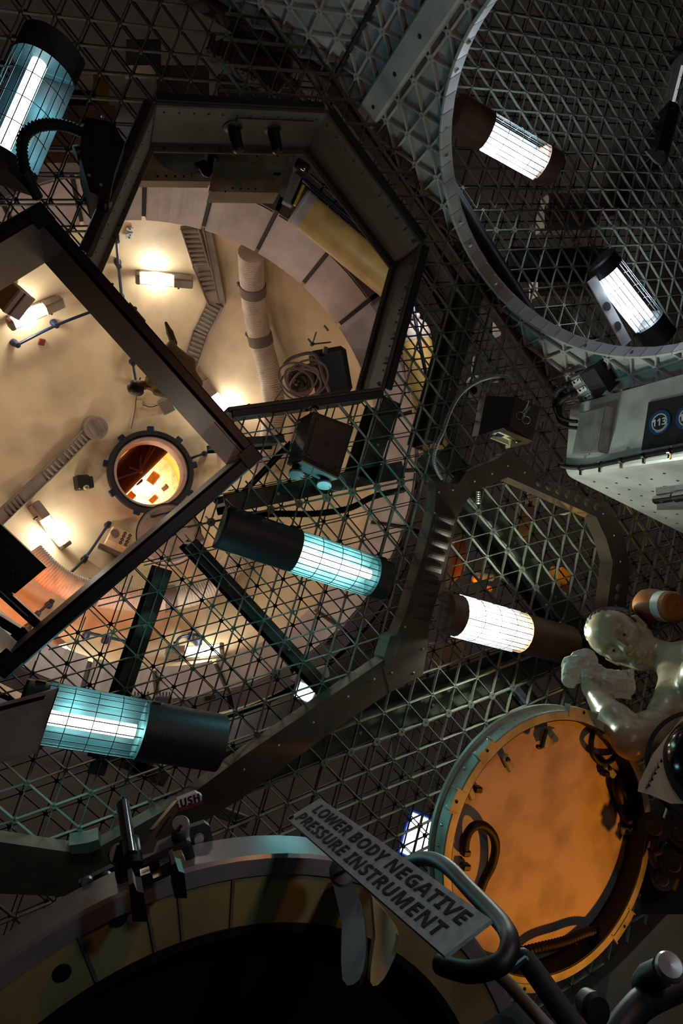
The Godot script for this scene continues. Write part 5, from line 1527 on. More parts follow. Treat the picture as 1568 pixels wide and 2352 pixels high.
# ---------------------------------------------------------------- round lid lit orange from below
func round_lid() -> void:
	var c := Vector3(1.06, 1.181, -0.738)
	var r := 0.318
	var o := Transform3D(Basis(), c)
	var t := thing("round_hatch", "large round pale lid facing down, lit orange, with riveted rim and black cables", "lid", c)
	part("panel", mb().lathe(o, [Vector2(0, 0.052), Vector2(r - 0.02, 0.052), Vector2(r - 0.02, 0.06), Vector2(0, 0.06)], 64), m.lid, t)
	part("rim", mb().lathe(o, [Vector2(r - 0.02, 0.004), Vector2(r - 0.019, 0.0), Vector2(r, 0.0), Vector2(r + 0.002, 0.003), Vector2(r + 0.002, 0.012), Vector2(r - 0.004, 0.014), Vector2(r - 0.004, 0.052), Vector2(r + 0.004, 0.055), Vector2(r + 0.004, 0.064), Vector2(r - 0.03, 0.066)], 96), m.lidrim, t)
	part("shade_wall", mb().lathe(o, [Vector2(r - 0.024, 0.056), Vector2(r - 0.022, 0.002), Vector2(r - 0.018, 0.002), Vector2(r - 0.018, 0.056)], 96), m.rubber, t)  # inner wall blackened to carry the rim's shadow
	for k in 44:
		var a := TAU * k / 44.0
		part("rivet", mb().lathe(frame(c + Vector3(cos(a) * (r - 0.004), 0.034, sin(a) * (r - 0.004)), Vector3.UP, Vector3(cos(a), 0, sin(a))), [Vector2(0.0042, 0), Vector2(0.003, 0.0025), Vector2(0, 0.003)], 8), m.alu, t)
	for px_ in [[1338, 1642, 0.09], [1128, 1738, 0.05], [1068, 1850, 0.05], [1418, 2110, 0.08], [1205, 2262, 0.08]]:
		var p := at(px_[0], px_[1], c.y) - c
		var a := atan2(p.z, p.x)
		var w: float = px_[2] / r
		var b := mb().lathe(o, [Vector2(r - 0.006, -0.0015), Vector2(r + 0.013, -0.0015), Vector2(r + 0.013, 0.014), Vector2(r - 0.006, 0.014)], 8, false, a - w * 0.5, a + w * 0.5)
		for s in [-0.5, 0.5]:
			b.bx(frame(c + Vector3(cos(a + w * s) * (r + 0.003), 0.007, sin(a + w * s) * (r + 0.003)), Vector3(cos(a + w * s), 0, sin(a + w * s)), Vector3.UP), Vector3(0.03, 0.018, 0.003))
		var tb := part("tab", b, m.lidrim, t)
		part("screw", mb().lathe(Transform3D(Basis(Vector3.RIGHT, Vector3.DOWN, Vector3.FORWARD), c + Vector3(cos(a) * (r + 0.004), -0.002, sin(a) * (r + 0.004))), [Vector2(0.004, 0.001), Vector2(0, 0.001)], 8), m.hole, tb)
	var h := c.y + 0.045
	part("cable", mb().tube(smoothed([at(1066, 1960, h), at(1070, 1925, h - 0.01), at(1085, 1900, h - 0.02), at(1108, 1896, h - 0.025), at(1130, 1915, h - 0.025), at(1138, 1945, h - 0.02), at(1130, 1985, h - 0.01), at(1112, 2020, h), at(1098, 2060, h)]), 0.0105, 10), m.rubber, t)
	part("cable", mb().tube(smoothed([at(1362, 1680, h), at(1357, 1705, h - 0.012), at(1360, 1732, h - 0.02), at(1378, 1752, h - 0.02), at(1400, 1748, h - 0.012), at(1418, 1730, h)]), 0.007, 8), m.rubber, t)
	part("cable", mb().tube(smoothed([at(1412, 1785, h), at(1418, 1815, h - 0.015), at(1430, 1850, h - 0.015), at(1445, 1890, h - 0.005)]), 0.014, 10), m.rubber, t)
	part("cable", hose(smoothed([at(1180, 2190, h), at(1240, 2175, h - 0.02), at(1300, 2160, h - 0.025), at(1350, 2140, h - 0.02), at(1400, 2135, h)]), 0.011, 0.009, 10), m.rubber, t)
	part("cable", hose(smoothed([at(1200, 2215, h), at(1240, 2235, h - 0.02), at(1270, 2232, h - 0.01)]), 0.01, 0.009, 10), m.rubber, t)
	for q in [[1166, 1752, 0.5, 1.0], [1078, 1815, 0.4, 1.0], [1400, 1770, 0.8, 1.0], [1442, 1908, 1.0, 0.1], [1290, 2220, 0.2, 1.0], [1330, 2185, 0.2, 1.0], [1395, 2135, 0.6, 1.0]]:
		var p := at(q[0], q[1], h - 0.004)
		var fr := frame(p, img(q[3], -q[2]), Vector3.DOWN)
		var k := part("clamp", mb().bx(fr, Vector3(0.018, 0.012, 0.046), 0.003), m.lidrim, t)
		part("clamp_screw", mb().lathe(Transform3D(fr.basis, fr * Vector3(0, 0.006, -0.012)), [Vector2(0.006, 0), Vector2(0.005, 0.005), Vector2(0, 0.006)], 10), m.dark, k)
	for q in [[1068, 1958], [1068, 1990], [1095, 1812], [1372, 1740], [1388, 1776]]:
		part("stud", mb().bx(frame(at(q[0], q[1], h - 0.005), img(1, 0.2), Vector3.DOWN), Vector3(0.022, 0.02, 0.014), 0.003), m.dark, t)
	var bk := part("hook_bracket", mb().prism(outline([[1258, 1678], [1275, 1672], [1282, 1705], [1250, 1718]], h - 0.02), Vector3(0, 0.02, 0)), m.lidrim, t)
	part("hook", mb().tube(smoothed([at(1255, 1676, h - 0.02), at(1247, 1700, h - 0.024), at(1242, 1716, h - 0.024), at(1233, 1714, h - 0.024)]), 0.005, 6), m.dark, bk)
	part("hook_pin", mb().cyl(at(1272, 1694, h - 0.02), at(1275, 1697, h - 0.035), 0.008, 12), m.alu, bk)
	part("gear_tray", mb().prism(outline([[1262, 2212], [1345, 2172], [1352, 2206], [1278, 2246]], h - 0.012), Vector3(0, 0.03, 0)), m.lidrim, t)
	part("hanger", mb().bar(c + Vector3(0.2, 0.08, -0.15), c + Vector3(1.5, 0.08, -0.5), 0.06, 0.04), m.black, t)
	part("latch_tip", mb().bx(frame(at(1042, 1862, c.y + 0.03), img(1, 0.6), Vector3.UP), Vector3(0.03, 0.012, 0.012), 0.003), m.chrome, t)

# ---------------------------------------------------------------- big drum in the foreground, its latch and its sign
func drum_and_sign() -> void:
	var c := Vector3(0.122, 0.0, -0.694)
	var o := Transform3D(Basis(), c)
	var t := thing("test_drum", "big dark drum ring in the foreground with an olive underside and pale metal rim", "drum", c + Vector3(0, -0.18, 0))
	part("flange", mb().lathe(o, [Vector2(0.312, 0.625), Vector2(0.312, 0.607), Vector2(0.370, 0.607), Vector2(0.370, 0.625)], 96), m.drum, t)
	part("rim", mb().lathe(o, [Vector2(0.362, 0.622), Vector2(0.362, 0.604), Vector2(0.378, 0.604), Vector2(0.381, 0.607), Vector2(0.381, 0.648), Vector2(0.378, 0.652), Vector2(0.34, 0.652)], 96), m.rim, t)
	part("inner_edge", mb().lathe(o, [Vector2(0.306, 0.63), Vector2(0.306, 0.605), Vector2(0.314, 0.605), Vector2(0.314, 0.63)], 96), m.dark, t)
	part("inside", mb().lathe(o, [Vector2(0.315, 0.62), Vector2(0.315, 0.66), Vector2(0, 0.66)], 64), m.hole, t)
	part("column", mb().lathe(o, [Vector2(0, 0.655), Vector2(0.05, 0.655), Vector2(0.05, -0.15), Vector2(0.2, -0.16), Vector2(0.2, -0.18)], 24), m.hole, t)
	# panel joints across the underside
	for q in [[535, 2030], [412, 2070], [340, 2090], [194, 2180]]:
		var p := at(q[0], q[1], 0.607) - c
		var a := atan2(p.z, p.x)
		var e := Vector3(cos(a), 0, sin(a))
		part("panel_joint", mb().bar(c + e * 0.315 + Vector3(0, 0.6065, 0), c + e * 0.363 + Vector3(0, 0.6065, 0), 0.0028, 0.003), m.band, t)
	for q in [[272, 2110], [142, 2235]]:
		part("port", mb().lathe(frame(at(q[0], q[1], 0.6066), Vector3.RIGHT, Vector3.DOWN), [Vector2(0.008, 0), Vector2(0.007, 0.001), Vector2(0, 0.0005)], 14), m.hole, t)
	# latch on the rim
	var h := 0.64
	var la := thing("rim_latch", "metal over-centre latch with a polished post and silver catch on the drum's rim", "latch", at(340, 1990, h))
	part("beam", mb().bar(at(268, 2018, 0.635), at(440, 1940, 0.635), 0.025, 0.03, Vector3.UP, 0.004), m.dark, la)
	part("post", mb().cyl(at(300, 1965, 0.60), at(282, 1846, 0.66), 0.0062, 20), m.chrome, la)
	part("post_foot", mb().cyl(at(306, 1990, 0.60), at(297, 1930, 0.62), 0.009, 16), m.black, la)
	part("half_disc", mb().lathe(frame(at(272, 1962, 0.62), img(1, -0.2), -ray(272, 1962).normalized()), [Vector2(0, 0.003), Vector2(0.008, 0.003), Vector2(0.0095, 0.0), Vector2(0.0095, -0.02)], 24), m.grey, la)
	part("round_boss", mb().lathe(frame(at(414, 1903, 0.63), img(1, 0), -ray(414, 1903).normalized() + img(0, -0.6)), [Vector2(0, 0.012), Vector2(0.0075, 0.012), Vector2(0.009, 0.009), Vector2(0.009, -0.03)], 24), m.grey, la)
	for s in [-1, 1]:
		part("boss_hole", mb().ball(at(413 - s * 2, 1902 + s * 4, 0.615), 0.0018, 8), m.hole, la)
	part("silver_catch", mb().prism(outline([[323, 2012], [345, 2004], [352, 2018], [372, 2010], [368, 1990], [390, 1978], [400, 1994], [398, 2006], [345, 2030], [325, 2034]], 0.60), Vector3(0, 0.012, 0)), m.chrome, la)
	part("silver_catch", mb().prism(outline([[394, 1972], [420, 1965], [427, 1980], [402, 1992]], 0.60), Vector3(0, 0.012, 0)), m.drum, la)
	for q in [[312, 2075, 26, 42], [408, 2025, 22, 38]]:
		part("clip", mb().prism(outline([[q[0] - q[2] * 0.6, q[1] - q[3]], [q[0] - q[2] * 0.2, q[1] - q[3] - 6], [q[0] + q[2] * 0.1, q[1] - q[3] + 14], [q[0] + q[2] * 0.7, q[1] - q[3] + 18], [q[0] + q[2], q[1] + q[3]], [q[0] - q[2] * 0.3, q[1] + q[3]]], 0.545), Vector3(0, 0.025, 0)), m.black, la)
	part("angle_bracket", mb().prism(outline([[432, 1902], [470, 1890], [482, 1898], [492, 1936], [440, 1944]], 0.655), Vector3(0, 0.008, 0)), m.housing, la)
	part("angle_bracket", mb().prism(outline([[180, 2030], [262, 1990], [276, 2018], [200, 2056]], 0.655), Vector3(0, 0.008, 0)), m.dark, la)
	for q in [[456, 1926], [244, 2014], [200, 2025]]:
		part("bolt", mb().lathe(frame(at(q[0], q[1], 0.653), Vector3.RIGHT, Vector3.DOWN), [Vector2(0.006, 0), Vector2(0.005, 0.003), Vector2(0, 0.003)], 10), m.alu, la)
	var le := thing("push_lever", "slim lever with a white lettered grip rising from the drum's rim latch", "lever", at(380, 1890, 0.66))
	part("arm", mb().prism([at(318, 1966, 0.62), at(352, 1958, 0.62), at(362, 1930, 0.64), at(412, 1858, 0.67), at(404, 1840, 0.67), at(350, 1908, 0.64)], Vector3(0.0, 0.006, 0)), m.plate, le)
	part("slot", mb().prism([at(352, 1930, 0.6365), at(362, 1922, 0.6385), at(392, 1876, 0.6585), at(385, 1878, 0.6565)], Vector3(0.0, 0.0006, 0)), m.hole, le)
	part("bright_edge", mb().bar(at(348, 1907, 0.638), at(404, 1840, 0.668), 0.0015, 0.006), m.chrome, le)
	var gq := [at(407, 1838, 0.668), at(450, 1821, 0.668), at(464, 1828, 0.668), at(463, 1840, 0.668), at(413, 1857, 0.668)]
	part("grip", mb().prism(gq, Vector3(0, 0.008, 0)), m.white, le)
	part("grip_edge", mb().bar(at(413, 1857, 0.669), at(463, 1841, 0.669), 0.003, 0.007), m.red, le)
	var lx := frame(at(437, 1838.5, 0.6675), at(450, 1834, 0.6675) - at(424, 1843, 0.6675), Vector3.DOWN)
	lettering("USH", 0.0082, m.ink, le, where(le).affine_inverse() * Transform3D(Basis(lx.basis.x, -lx.basis.z, lx.basis.y), lx.origin))
	# the sign
	var k := 0.63
	var p0 := ray(735, 1833) * k
	var p1 := ray(1128, 2112) * 0.6442 * k
	var p2 := ray(1020, 2195) * 0.6236 * k
	var p3 := ray(658, 1880) * 0.9795 * k
	var n := (p1 - p0).cross(p3 - p0).normalized()
	if n.dot(p0) > 0:
		n = -n
	var s := thing("lettered_sign", "slanting grey blue sign lettered LOWER BODY NEGATIVE PRESSURE INSTRUMENT before the drum", "sign", (p0 + p2) * 0.5)
	part("plate", mb().prism([p0, p1, p2, p3], -n * 0.003), m.sign, s)
	var xd := (p1 - p0).normalized()
	var yd := (p0 - p3)
	var hh := (yd - xd * yd.dot(xd)).length()
	var len_ := (p1 - p0).length()
	var tb := Basis(xd, (yd - xd * yd.dot(xd)).normalized(), Vector3.ZERO)
	tb.z = tb.x.cross(tb.y)
	# the plate is a slightly slanted oblong, so its letters lean with it
	var shear := Basis(tb.x, (p0 - p3).normalized() * ((p0 - p3).length() / hh), tb.z)
	for w in 2:
		var ctr := p0.lerp(p3, 0.285 if w == 0 else 0.72).lerp(p1.lerp(p2, 0.285 if w == 0 else 0.72), 0.505 if w == 0 else 0.485)
		var txt: String = ["LOWER BODY NEGATIVE", "PRESSURE INSTRUMENT"][w]
		var o2 := lettering(txt, hh * 0.30, m.ink, s, where(s).affine_inverse() * Transform3D(shear, ctr + n * 0.0006), 800, 0.0004)
		var wd: float = o2.mesh.get_aabb().size.x
		o2.transform.basis = o2.transform.basis * Basis.from_scale(Vector3(len_ * 0.90 / wd, 1, 1))
	part("fixing", mb().lathe(frame(p0.lerp(p1, 0.12).lerp(p3, 0.9) + n * 0.0, xd, n), [Vector2(0.0, 0.002), Vector2(0.003, 0.001), Vector2(0.003, 0)], 8), m.dark, s)
	# tubular handle round the sign's right end
	var tp := []
	for q in [[930, 1985, .60], [965, 1973, .56], [1000, 1976, .53], [1035, 1998, .50], [1080, 2045, .47], [1130, 2096, .44], [1162, 2135, .42], [1171, 2170, .405], [1158, 2205, .40], [1130, 2222, .40], [1080, 2232, .41], [1040, 2225, .42], [1010, 2215, .43]]:
		tp.append(far(q[0], q[1], q[2] / 0.83))
	solo("tube_handle", mb().tube(smoothed(tp), 0.0064, 12), m.dark, "dark bent tube handle round the lettered sign's right end", "handle")
	# hooked arm and thumbscrew that hold the sign
	var ha := thing("hook_arm", "dark hooked arm with a thumbscrew holding the lettered sign", "bracket", at(720, 2010, 0.6))
	part("arm", mb().prism(smoothed([at(634, 1982, 0.64), at(646, 1980, 0.64), at(660, 1990, 0.64), at(720, 1984, 0.635), at(770, 1992, 0.635), at(790, 2010, 0.63), at(762, 2036, 0.63), at(720, 2012, 0.635), at(645, 2004, 0.64)], 3), Vector3(0, 0.018, 0)), m.housing, ha)
	part("lower_arm", mb().prism(smoothed([at(762, 2022, 0.60), at(800, 2020, 0.60), at(830, 2080, 0.55), at(840, 2180, 0.50), at(825, 2250, 0.47), at(786, 2250, 0.47), at(785, 2120, 0.53)], 3), img(0.01, 0.02) * 0.6 + Vector3(0, 0.01, 0)), m.dark, ha)
	part("olive_strip", mb().prism(smoothed([at(855, 2060, 0.55), at(905, 2120, 0.53), at(915, 2170, 0.50), at(880, 2250, 0.47), at(850, 2255, 0.47), at(862, 2150, 0.51)], 3), Vector3(0, 0.006, 0)), m.drum, ha)
	part("thumbscrew", mb().lathe(frame(far(786, 2003, 0.66), img(1, 0), -ray(786, 2003).normalized()), [Vector2(0, 0.006), Vector2(0.010, 0.006), Vector2(0.0125, 0.003), Vector2(0.0125, -0.006), Vector2(0.006, -0.012)], 20), m.rim, ha)
	part("thumbscrew_slot", mb().bx(frame(far(786, 2003, 0.6535), img(1, -0.5), -ray(786, 2003).normalized()), Vector3(0.016, 0.001, 0.003)), m.dark, ha)

# ---------------------------------------------------------------- machinery at the lower right
func right_side() -> void:
	var hc := far(1652, 1768, 1.42)
	var hd := thing("dark_dome", "glossy black round visor with an amber lit cream collar at the right edge", "helmet", hc)
	part("visor", mb().ball(hc, 0.10, 40), m.gloss, hd)
	part("collar", mb().prism([far(1568, 1645, 1.40), far(1500, 1730, 1.38), far(1466, 1800, 1.37), far(1464, 1818, 1.37), far(1494, 1826, 1.36), far(1540, 1846, 1.36), far(1640, 1846, 1.40), far(1640, 1640, 1.44)], ray(1550, 1750).normalized() * 0.02), m.lidrim, hd)
	part("ring", mb().lathe(frame(hc + img(-0.02, 0.0), img(0, 1), -ray(1640, 1752).normalized()), [Vector2(0.102, -0.03), Vector2(0.108, -0.02), Vector2(0.108, 0.0), Vector2(0.101, 0.0)], 40), m.dark, hd)
	for k in 5:
		part("notch", mb().prism([far(1487 + 7 * k, 1808 - 14 * k, 1.355), far(1494 + 7 * k, 1806 - 14 * k, 1.355), far(1489 + 7 * k, 1797 - 14 * k, 1.355)], ray(1500, 1790).normalized() * 0.004), m.hole, hd)
	part("stand", mb().cyl(hc + Vector3(0.12, 0, 0), Vector3(hc.x + 0.2, -0.18, hc.z), 0.05, 14), m.dark, hd)
	# barrel by the man's head
	var bc := far(1515, 1392, 2.35)
	var bt := thing("amber_barrel", "round amber canister with a white band, above the man's head at the right", "canister", bc)
	var bf := frame(far(1478, 1390, 2.35), img(0, 1), far(1556, 1394, 2.25) - far(1478, 1390, 2.35))
	var bl := 0.16
	part("body", mb().lathe(bf, [Vector2(0, -0.02), Vector2(0.04, -0.01), Vector2(0.055, 0.012), Vector2(0.058, 0.03), Vector2(0.055, 0.06), Vector2(0.048, 0.075), Vector2(0.046, 0.09)], 28, true), m.orange_dark, bt)
	part("band", mb().lathe(bf, [Vector2(0.044, 0.075), Vector2(0.051, 0.076), Vector2(0.051, 0.108), Vector2(0.044, 0.109)], 28), m.white, bt)
	part("end", mb().lathe(bf, [Vector2(0.05, 0.105), Vector2(0.05, 0.125), Vector2(0.044, 0.132), Vector2(0.01, 0.134), Vector2(0.008, 0.13), Vector2(0, 0.13)], 28), m.orange_dark, bt)
	part("stalk", mb().cyl(bc + ray(1515, 1392).normalized() * 0.05, bc + ray(1515, 1392).normalized() * 0.55, 0.012, 8), m.dark, bt)
	# pipes and valves in the dark right of the lid
	var mt := thing("pipe_rack", "dim amber edged pipes and valves right of the round lid", "pipes", far(1520, 1960, 1.9))
	for q in [[[1495, 1890], [1510, 1930], [1500, 1970], [1530, 2010]], [[1540, 1860], [1530, 1910], [1560, 1960], [1590, 1990]], [[1490, 1960], [1530, 1950], [1570, 1930]], [[1500, 2020], [1550, 1990], [1600, 2000]], [[1545, 1930], [1555, 1985], [1540, 2040]]]:
		part("pipe", mb().tube(smoothed(q.map(func(p): return far(p[0], p[1], 1.95))), 0.012, 8), m.housing, mt)
	for q in [[1500, 1900, 0.035], [1545, 1985, 0.03], [1560, 1915, 0.028], [1520, 2020, 0.025]]:
		part("valve", mb().lathe(frame(far(q[0], q[1], 1.9), img(1, 0), -ray(q[0], q[1]).normalized()), [Vector2(0, 0.02), Vector2(q[2] * 0.5, 0.02), Vector2(q[2] * 0.6, 0.01), Vector2(q[2], 0.01), Vector2(q[2], -0.02), Vector2(0, -0.03)], 20), m.housing, mt)
	part("backing", mb().prism([far(1480, 1840, 2.1), far(1640, 1820, 2.1), far(1640, 2100, 2.1), far(1470, 2100, 2.1)], ray(1540, 1950).normalized() * 0.03), m.dark, mt)
	# dim reddish panel at the lower right
	solo("partition", mb().prism([far(1380, 2352, 2.7), far(1400, 2240, 2.7), far(1570, 2060, 2.8), far(1680, 2100, 2.8), far(1680, 2420, 2.7), far(1400, 2420, 2.7)], ray(1500, 2250).normalized() * 0.03), m.plate, "dim reddish panel in the lower right corner behind the black knobs", "panel")
	# black knobs and bars low at the right
	var kb := thing("knob_bar", "black bar with two round metal knobs in the bottom right corner", "handle", far(1500, 2260, 0.75))
	part("bar", mb().tube(smoothed([far(1400, 2400, 0.72), far(1450, 2330, 0.74), far(1500, 2290, 0.76), far(1640, 2230, 0.8)]), 0.012, 10), m.dark, kb)
	part("knob", mb().lathe(frame(far(1538, 2219, 0.72), img(1, 0), -ray(1538, 2219).normalized() + img(0.1, -0.3)), [Vector2(0, 0.005), Vector2(0.0095, 0.004), Vector2(0.0115, 0.0), Vector2(0.0115, -0.006), Vector2(0.006, -0.015)], 28), m.rim, kb)
	part("neck", mb().tube([far(1520, 2232, 0.74), far(1490, 2245, 0.75), far(1478, 2262, 0.76), far(1480, 2290, 0.77)], 0.011, 10), m.housing, kb)
	part("knob", mb().lathe(frame(far(1366, 2318, 0.7), img(1, 0), -ray(1366, 2318).normalized() + img(0.5, 0.4)), [Vector2(0, 0.006), Vector2(0.011, 0.005), Vector2(0.013, 0.0), Vector2(0.011, -0.012)], 24), m.dark, kb)
	# black post in front of the lid
	var ps := thing("black_post", "black round post with a shiny tip in front of the round lid's bottom", "post", far(1260, 2280, 0.7))
	part("shaft", mb().tube([far(1208, 2206, 0.70), far(1240, 2250, 0.69), far(1345, 2400, 0.66)], 0.0095, 14), m.rubber, ps)
	part("tip", mb().ball(far(1203, 2204, 0.70), 0.009, 16), m.dark, ps)
	part("catch", mb().bx(frame(far(1192, 2216, 0.69), img(1, -0.8), -ray(1192, 2216).normalized()), Vector3(0.02, 0.008, 0.006), 0.002), m.chrome, ps)
	# grey box at the bottom centre
	var gx := thing("grey_case", "dark blue grey case with a pale edge at the bottom centre", "case", far(1180, 2330, 0.8))
	part("case", mb().prism([far(1060, 2380, 0.72), far(1205, 2290, 0.76), far(1320, 2420, 0.74), far(1120, 2480, 0.70)], ray(1180, 2350).normalized() * 0.06), m.housing, gx)
	part("edge", mb().tube([far(1128, 2222, 0.74), far(1170, 2262, 0.74), far(1260, 2362, 0.72), far(1300, 2420, 0.71)], 0.006, 8), m.grey, gx)
	solo("amber_strip", mb().prism([far(1320, 2345, 1.0), far(1350, 2328, 1.0), far(1356, 2340, 1.0), far(1326, 2362, 1.0)], ray(1340, 2345).normalized() * 0.01), m.orange, "small amber strip at the bottom edge beside the black knob", "strip")

func floor_lights() -> void:
	for q in [[Vector3(1.5, 0.2, -1.5), 1.0, 14.5, Vector3(-0.44, 0.98, 0.74), "amber spotlight on a post below and beyond the round lid"], [Vector3(0.45, -0.1, 0.25), 0.065, 0.0, Vector3.UP, "pale fill lamp added at the floor beside the viewer, before the big drum"], [Vector3(0.75, -0.1, 0.85), 0.15, 0.0, Vector3.UP, "amber floor lamp in the walkway below the hexagonal hatch"], [Vector3(1.25, -0.1, 1.15), 0.08, 0.0, Vector3.UP, "pale fill lamp added in the walkway below the round doorway"]]:  # the two pale lamps are unseen fill, added to lift dark surfaces
		var p: Vector3 = q[0]
		var t := thing("floor_uplight", q[4], "lamp", p - Vector3(0, 0.08, 0))
		part("can", mb().lathe(Transform3D(Basis(), p), [Vector2(0, -0.08), Vector2(0.05, -0.08), Vector2(0.055, 0.0), Vector2(0.05, 0.005), Vector2(0.047, -0.02)], 24), m.black, t)
		part("lens", mb().lathe(Transform3D(Basis(), p), [Vector2(0, -0.015), Vector2(0.047, -0.02)], 24), glow(Color(0.86, 0.95, 1.0) if q[4].begins_with("pale") else AMBER, 1.0), t)
		if q[2] > 0.0:
			var l := SpotLight3D.new()
			l.name = "light"
			l.light_color = AMBER
			l.light_energy = q[1]
			l.light_size = 0.035
			l.spot_angle = q[2]
			l.spot_range = 12.0
			l.spot_attenuation = 2.0
			l.spot_angle_attenuation = 0.5
			l.shadow_enabled = true
			t.add_child(l)
			var fr := frame(p + Vector3(0, 0.012, 0), Vector3.RIGHT, q[3])
			l.transform = where(t).affine_inverse() * Transform3D(Basis(fr.basis.x, fr.basis.z, -fr.basis.y), fr.origin)
		else:
			omni(p + Vector3(0, 0.015, 0), Color(0.86, 0.95, 1.0) if q[4].begins_with("pale") else AMBER, q[1], 0.035, t)

# ---------------------------------------------------------------- figures: smooth joined capsules, meshed as surface nets
class Field:
	var caps := []      # [a, b, ra, rb, k]
	var cuts := []      # [centre, radius, k]
	func cap(a: Vector3, b: Vector3, ra: float, rb: float, k := 0.02) -> void:
		caps.append([a, b - a, ra, rb, k, (b - a).length_squared()])
	func d(p: Vector3) -> float:
		var r := 1e3
		for c in caps:
			var pa: Vector3 = p - c[0]
			var h := clampf(pa.dot(c[1]) / maxf(c[5], 1e-9), 0.0, 1.0)
			var q: float = (pa - c[1] * h).length() - lerpf(c[2], c[3], h)
			var k: float = c[4]
			if q - r > k:
				continue
			if r - q > k:
				r = q
				continue
			var e := 0.5 + 0.5 * (r - q) / k
			r = lerpf(r, q, e) - k * e * (1.0 - e)
		for c in cuts:
			var q: float = c[1] - (p - c[0]).length()
			var k: float = c[2]
			if r - q > k:
				continue
			if q - r > k:
				r = q
				continue
			var e := 0.5 + 0.5 * (q - r) / k
			r = lerpf(r, q, e) + k * e * (1.0 - e)
		return r
func nets(f: Callable, lo: Vector3, hi: Vector3, cell: float, into: MB = null) -> MB:
	var out := into if into else mb()
	var nx := int((hi.x - lo.x) / cell) + 2
	var ny := int((hi.y - lo.y) / cell) + 2
	var nz := int((hi.z - lo.z) / cell) + 2
	var val := PackedFloat32Array()
	val.resize(nx * ny * nz)
	var B := 6
	var half := cell * B * 0.5
	var near := []
	for bz in range(0, nz, B):
		for by in range(0, ny, B):
			for bx in range(0, nx, B):
				var dc: float = f.call(lo + Vector3(bx, by, bz) * cell + Vector3.ONE * half)
				var is_near := absf(dc) < half * 1.85 + cell * 2.0
				if is_near:
					near.append(Vector3i(bx, by, bz))
				for z in range(bz, mini(bz + B, nz)):
					for y in range(by, mini(by + B, ny)):
						for x in range(bx, mini(bx + B, nx)):
							val[(z * ny + y) * nx + x] = f.call(lo + Vector3(x, y, z) * cell) if is_near else dc
	var sx := 1
	var sy := nx
	var sz := nx * ny
	var vert := {}
	for b in near:
		for z in range(b.z, mini(b.z + B, nz - 1)):
			for y in range(b.y, mini(b.y + B, ny - 1)):
				for x in range(b.x, mini(b.x + B, nx - 1)):
					var i0 := (z * ny + y) * nx + x
					var v := [val[i0], val[i0 + sx], val[i0 + sy], val[i0 + sx + sy], val[i0 + sz], val[i0 + sx + sz], val[i0 + sy + sz], val[i0 + sx + sy + sz]]
					var inside_ := 0
					for q in v:
						if q < 0.0:
							inside_ += 1
					if inside_ == 0 or inside_ == 8:
						continue
					var s := Vector3()
					var n := 0
					for e in [[0, 1], [2, 3], [4, 5], [6, 7], [0, 2], [1, 3], [4, 6], [5, 7], [0, 4], [1, 5], [2, 6], [3, 7]]:
						var a: float = v[e[0]]
						var c: float = v[e[1]]
						if (a < 0.0) != (c < 0.0):
							var t := a / (a - c)
							var pa := Vector3(e[0] & 1, (e[0] >> 1) & 1, e[0] >> 2)
							var pc := Vector3(e[1] & 1, (e[1] >> 1) & 1, e[1] >> 2)
							s += pa.lerp(pc, t)
							n += 1
					s /= n
					var g := Vector3((v[1] + v[3] + v[5] + v[7]) - (v[0] + v[2] + v[4] + v[6]), (v[2] + v[3] + v[6] + v[7]) - (v[0] + v[1] + v[4] + v[5]), (v[4] + v[5] + v[6] + v[7]) - (v[0] + v[1] + v[2] + v[3])).normalized()
					vert[i0] = out.v.size()
					out.v.append(lo + (Vector3(x, y, z) + s) * cell)
					out.n.append(g)
	for i0 in vert:
		var x: int = i0 % nx
		var y: int = (i0 / nx) % ny
		var z: int = i0 / sz
		for ax in 3:
			var st: int = [sx, sy, sz][ax]
			var b: int = [sy, sz, sx][ax]
			var c: int = [sz, sx, sy][ax]
			if [y, z, x][ax] == 0 or [z, x, y][ax] == 0:
				continue
			if (val[i0] < 0.0) == (val[i0 + st] < 0.0):
				continue
			if not (vert.has(i0 - b) and vert.has(i0 - c) and vert.has(i0 - b - c)):
				continue
			var q := [vert[i0], vert[i0 - b], vert[i0 - b - c], vert[i0 - c]]
			var nn: Vector3 = out.n[q[0]] + out.n[q[1]] + out.n[q[2]] + out.n[q[3]]
			var fl: bool = (out.v[q[1]] - out.v[q[0]]).cross(out.v[q[2]] - out.v[q[0]]).dot(nn) > 0.0
			for tr in [[0, 1, 2], [0, 2, 3]]:
				out.ix.append(q[tr[0]])
				out.ix.append(q[tr[2] if fl else tr[1]])
				out.ix.append(q[tr[1] if fl else tr[2]])
	return out
func bounds(f: Field, pad: float) -> Array:
	var lo := Vector3.ONE * 1e3
	var hi := -lo
	for c in f.caps:
		for p in [c[0], c[0] + c[1]]:
			var r := Vector3.ONE * (maxf(c[2], c[3]) + pad)
			lo = lo.min(p - r)
			hi = hi.max(p + r)
	return [lo, hi]
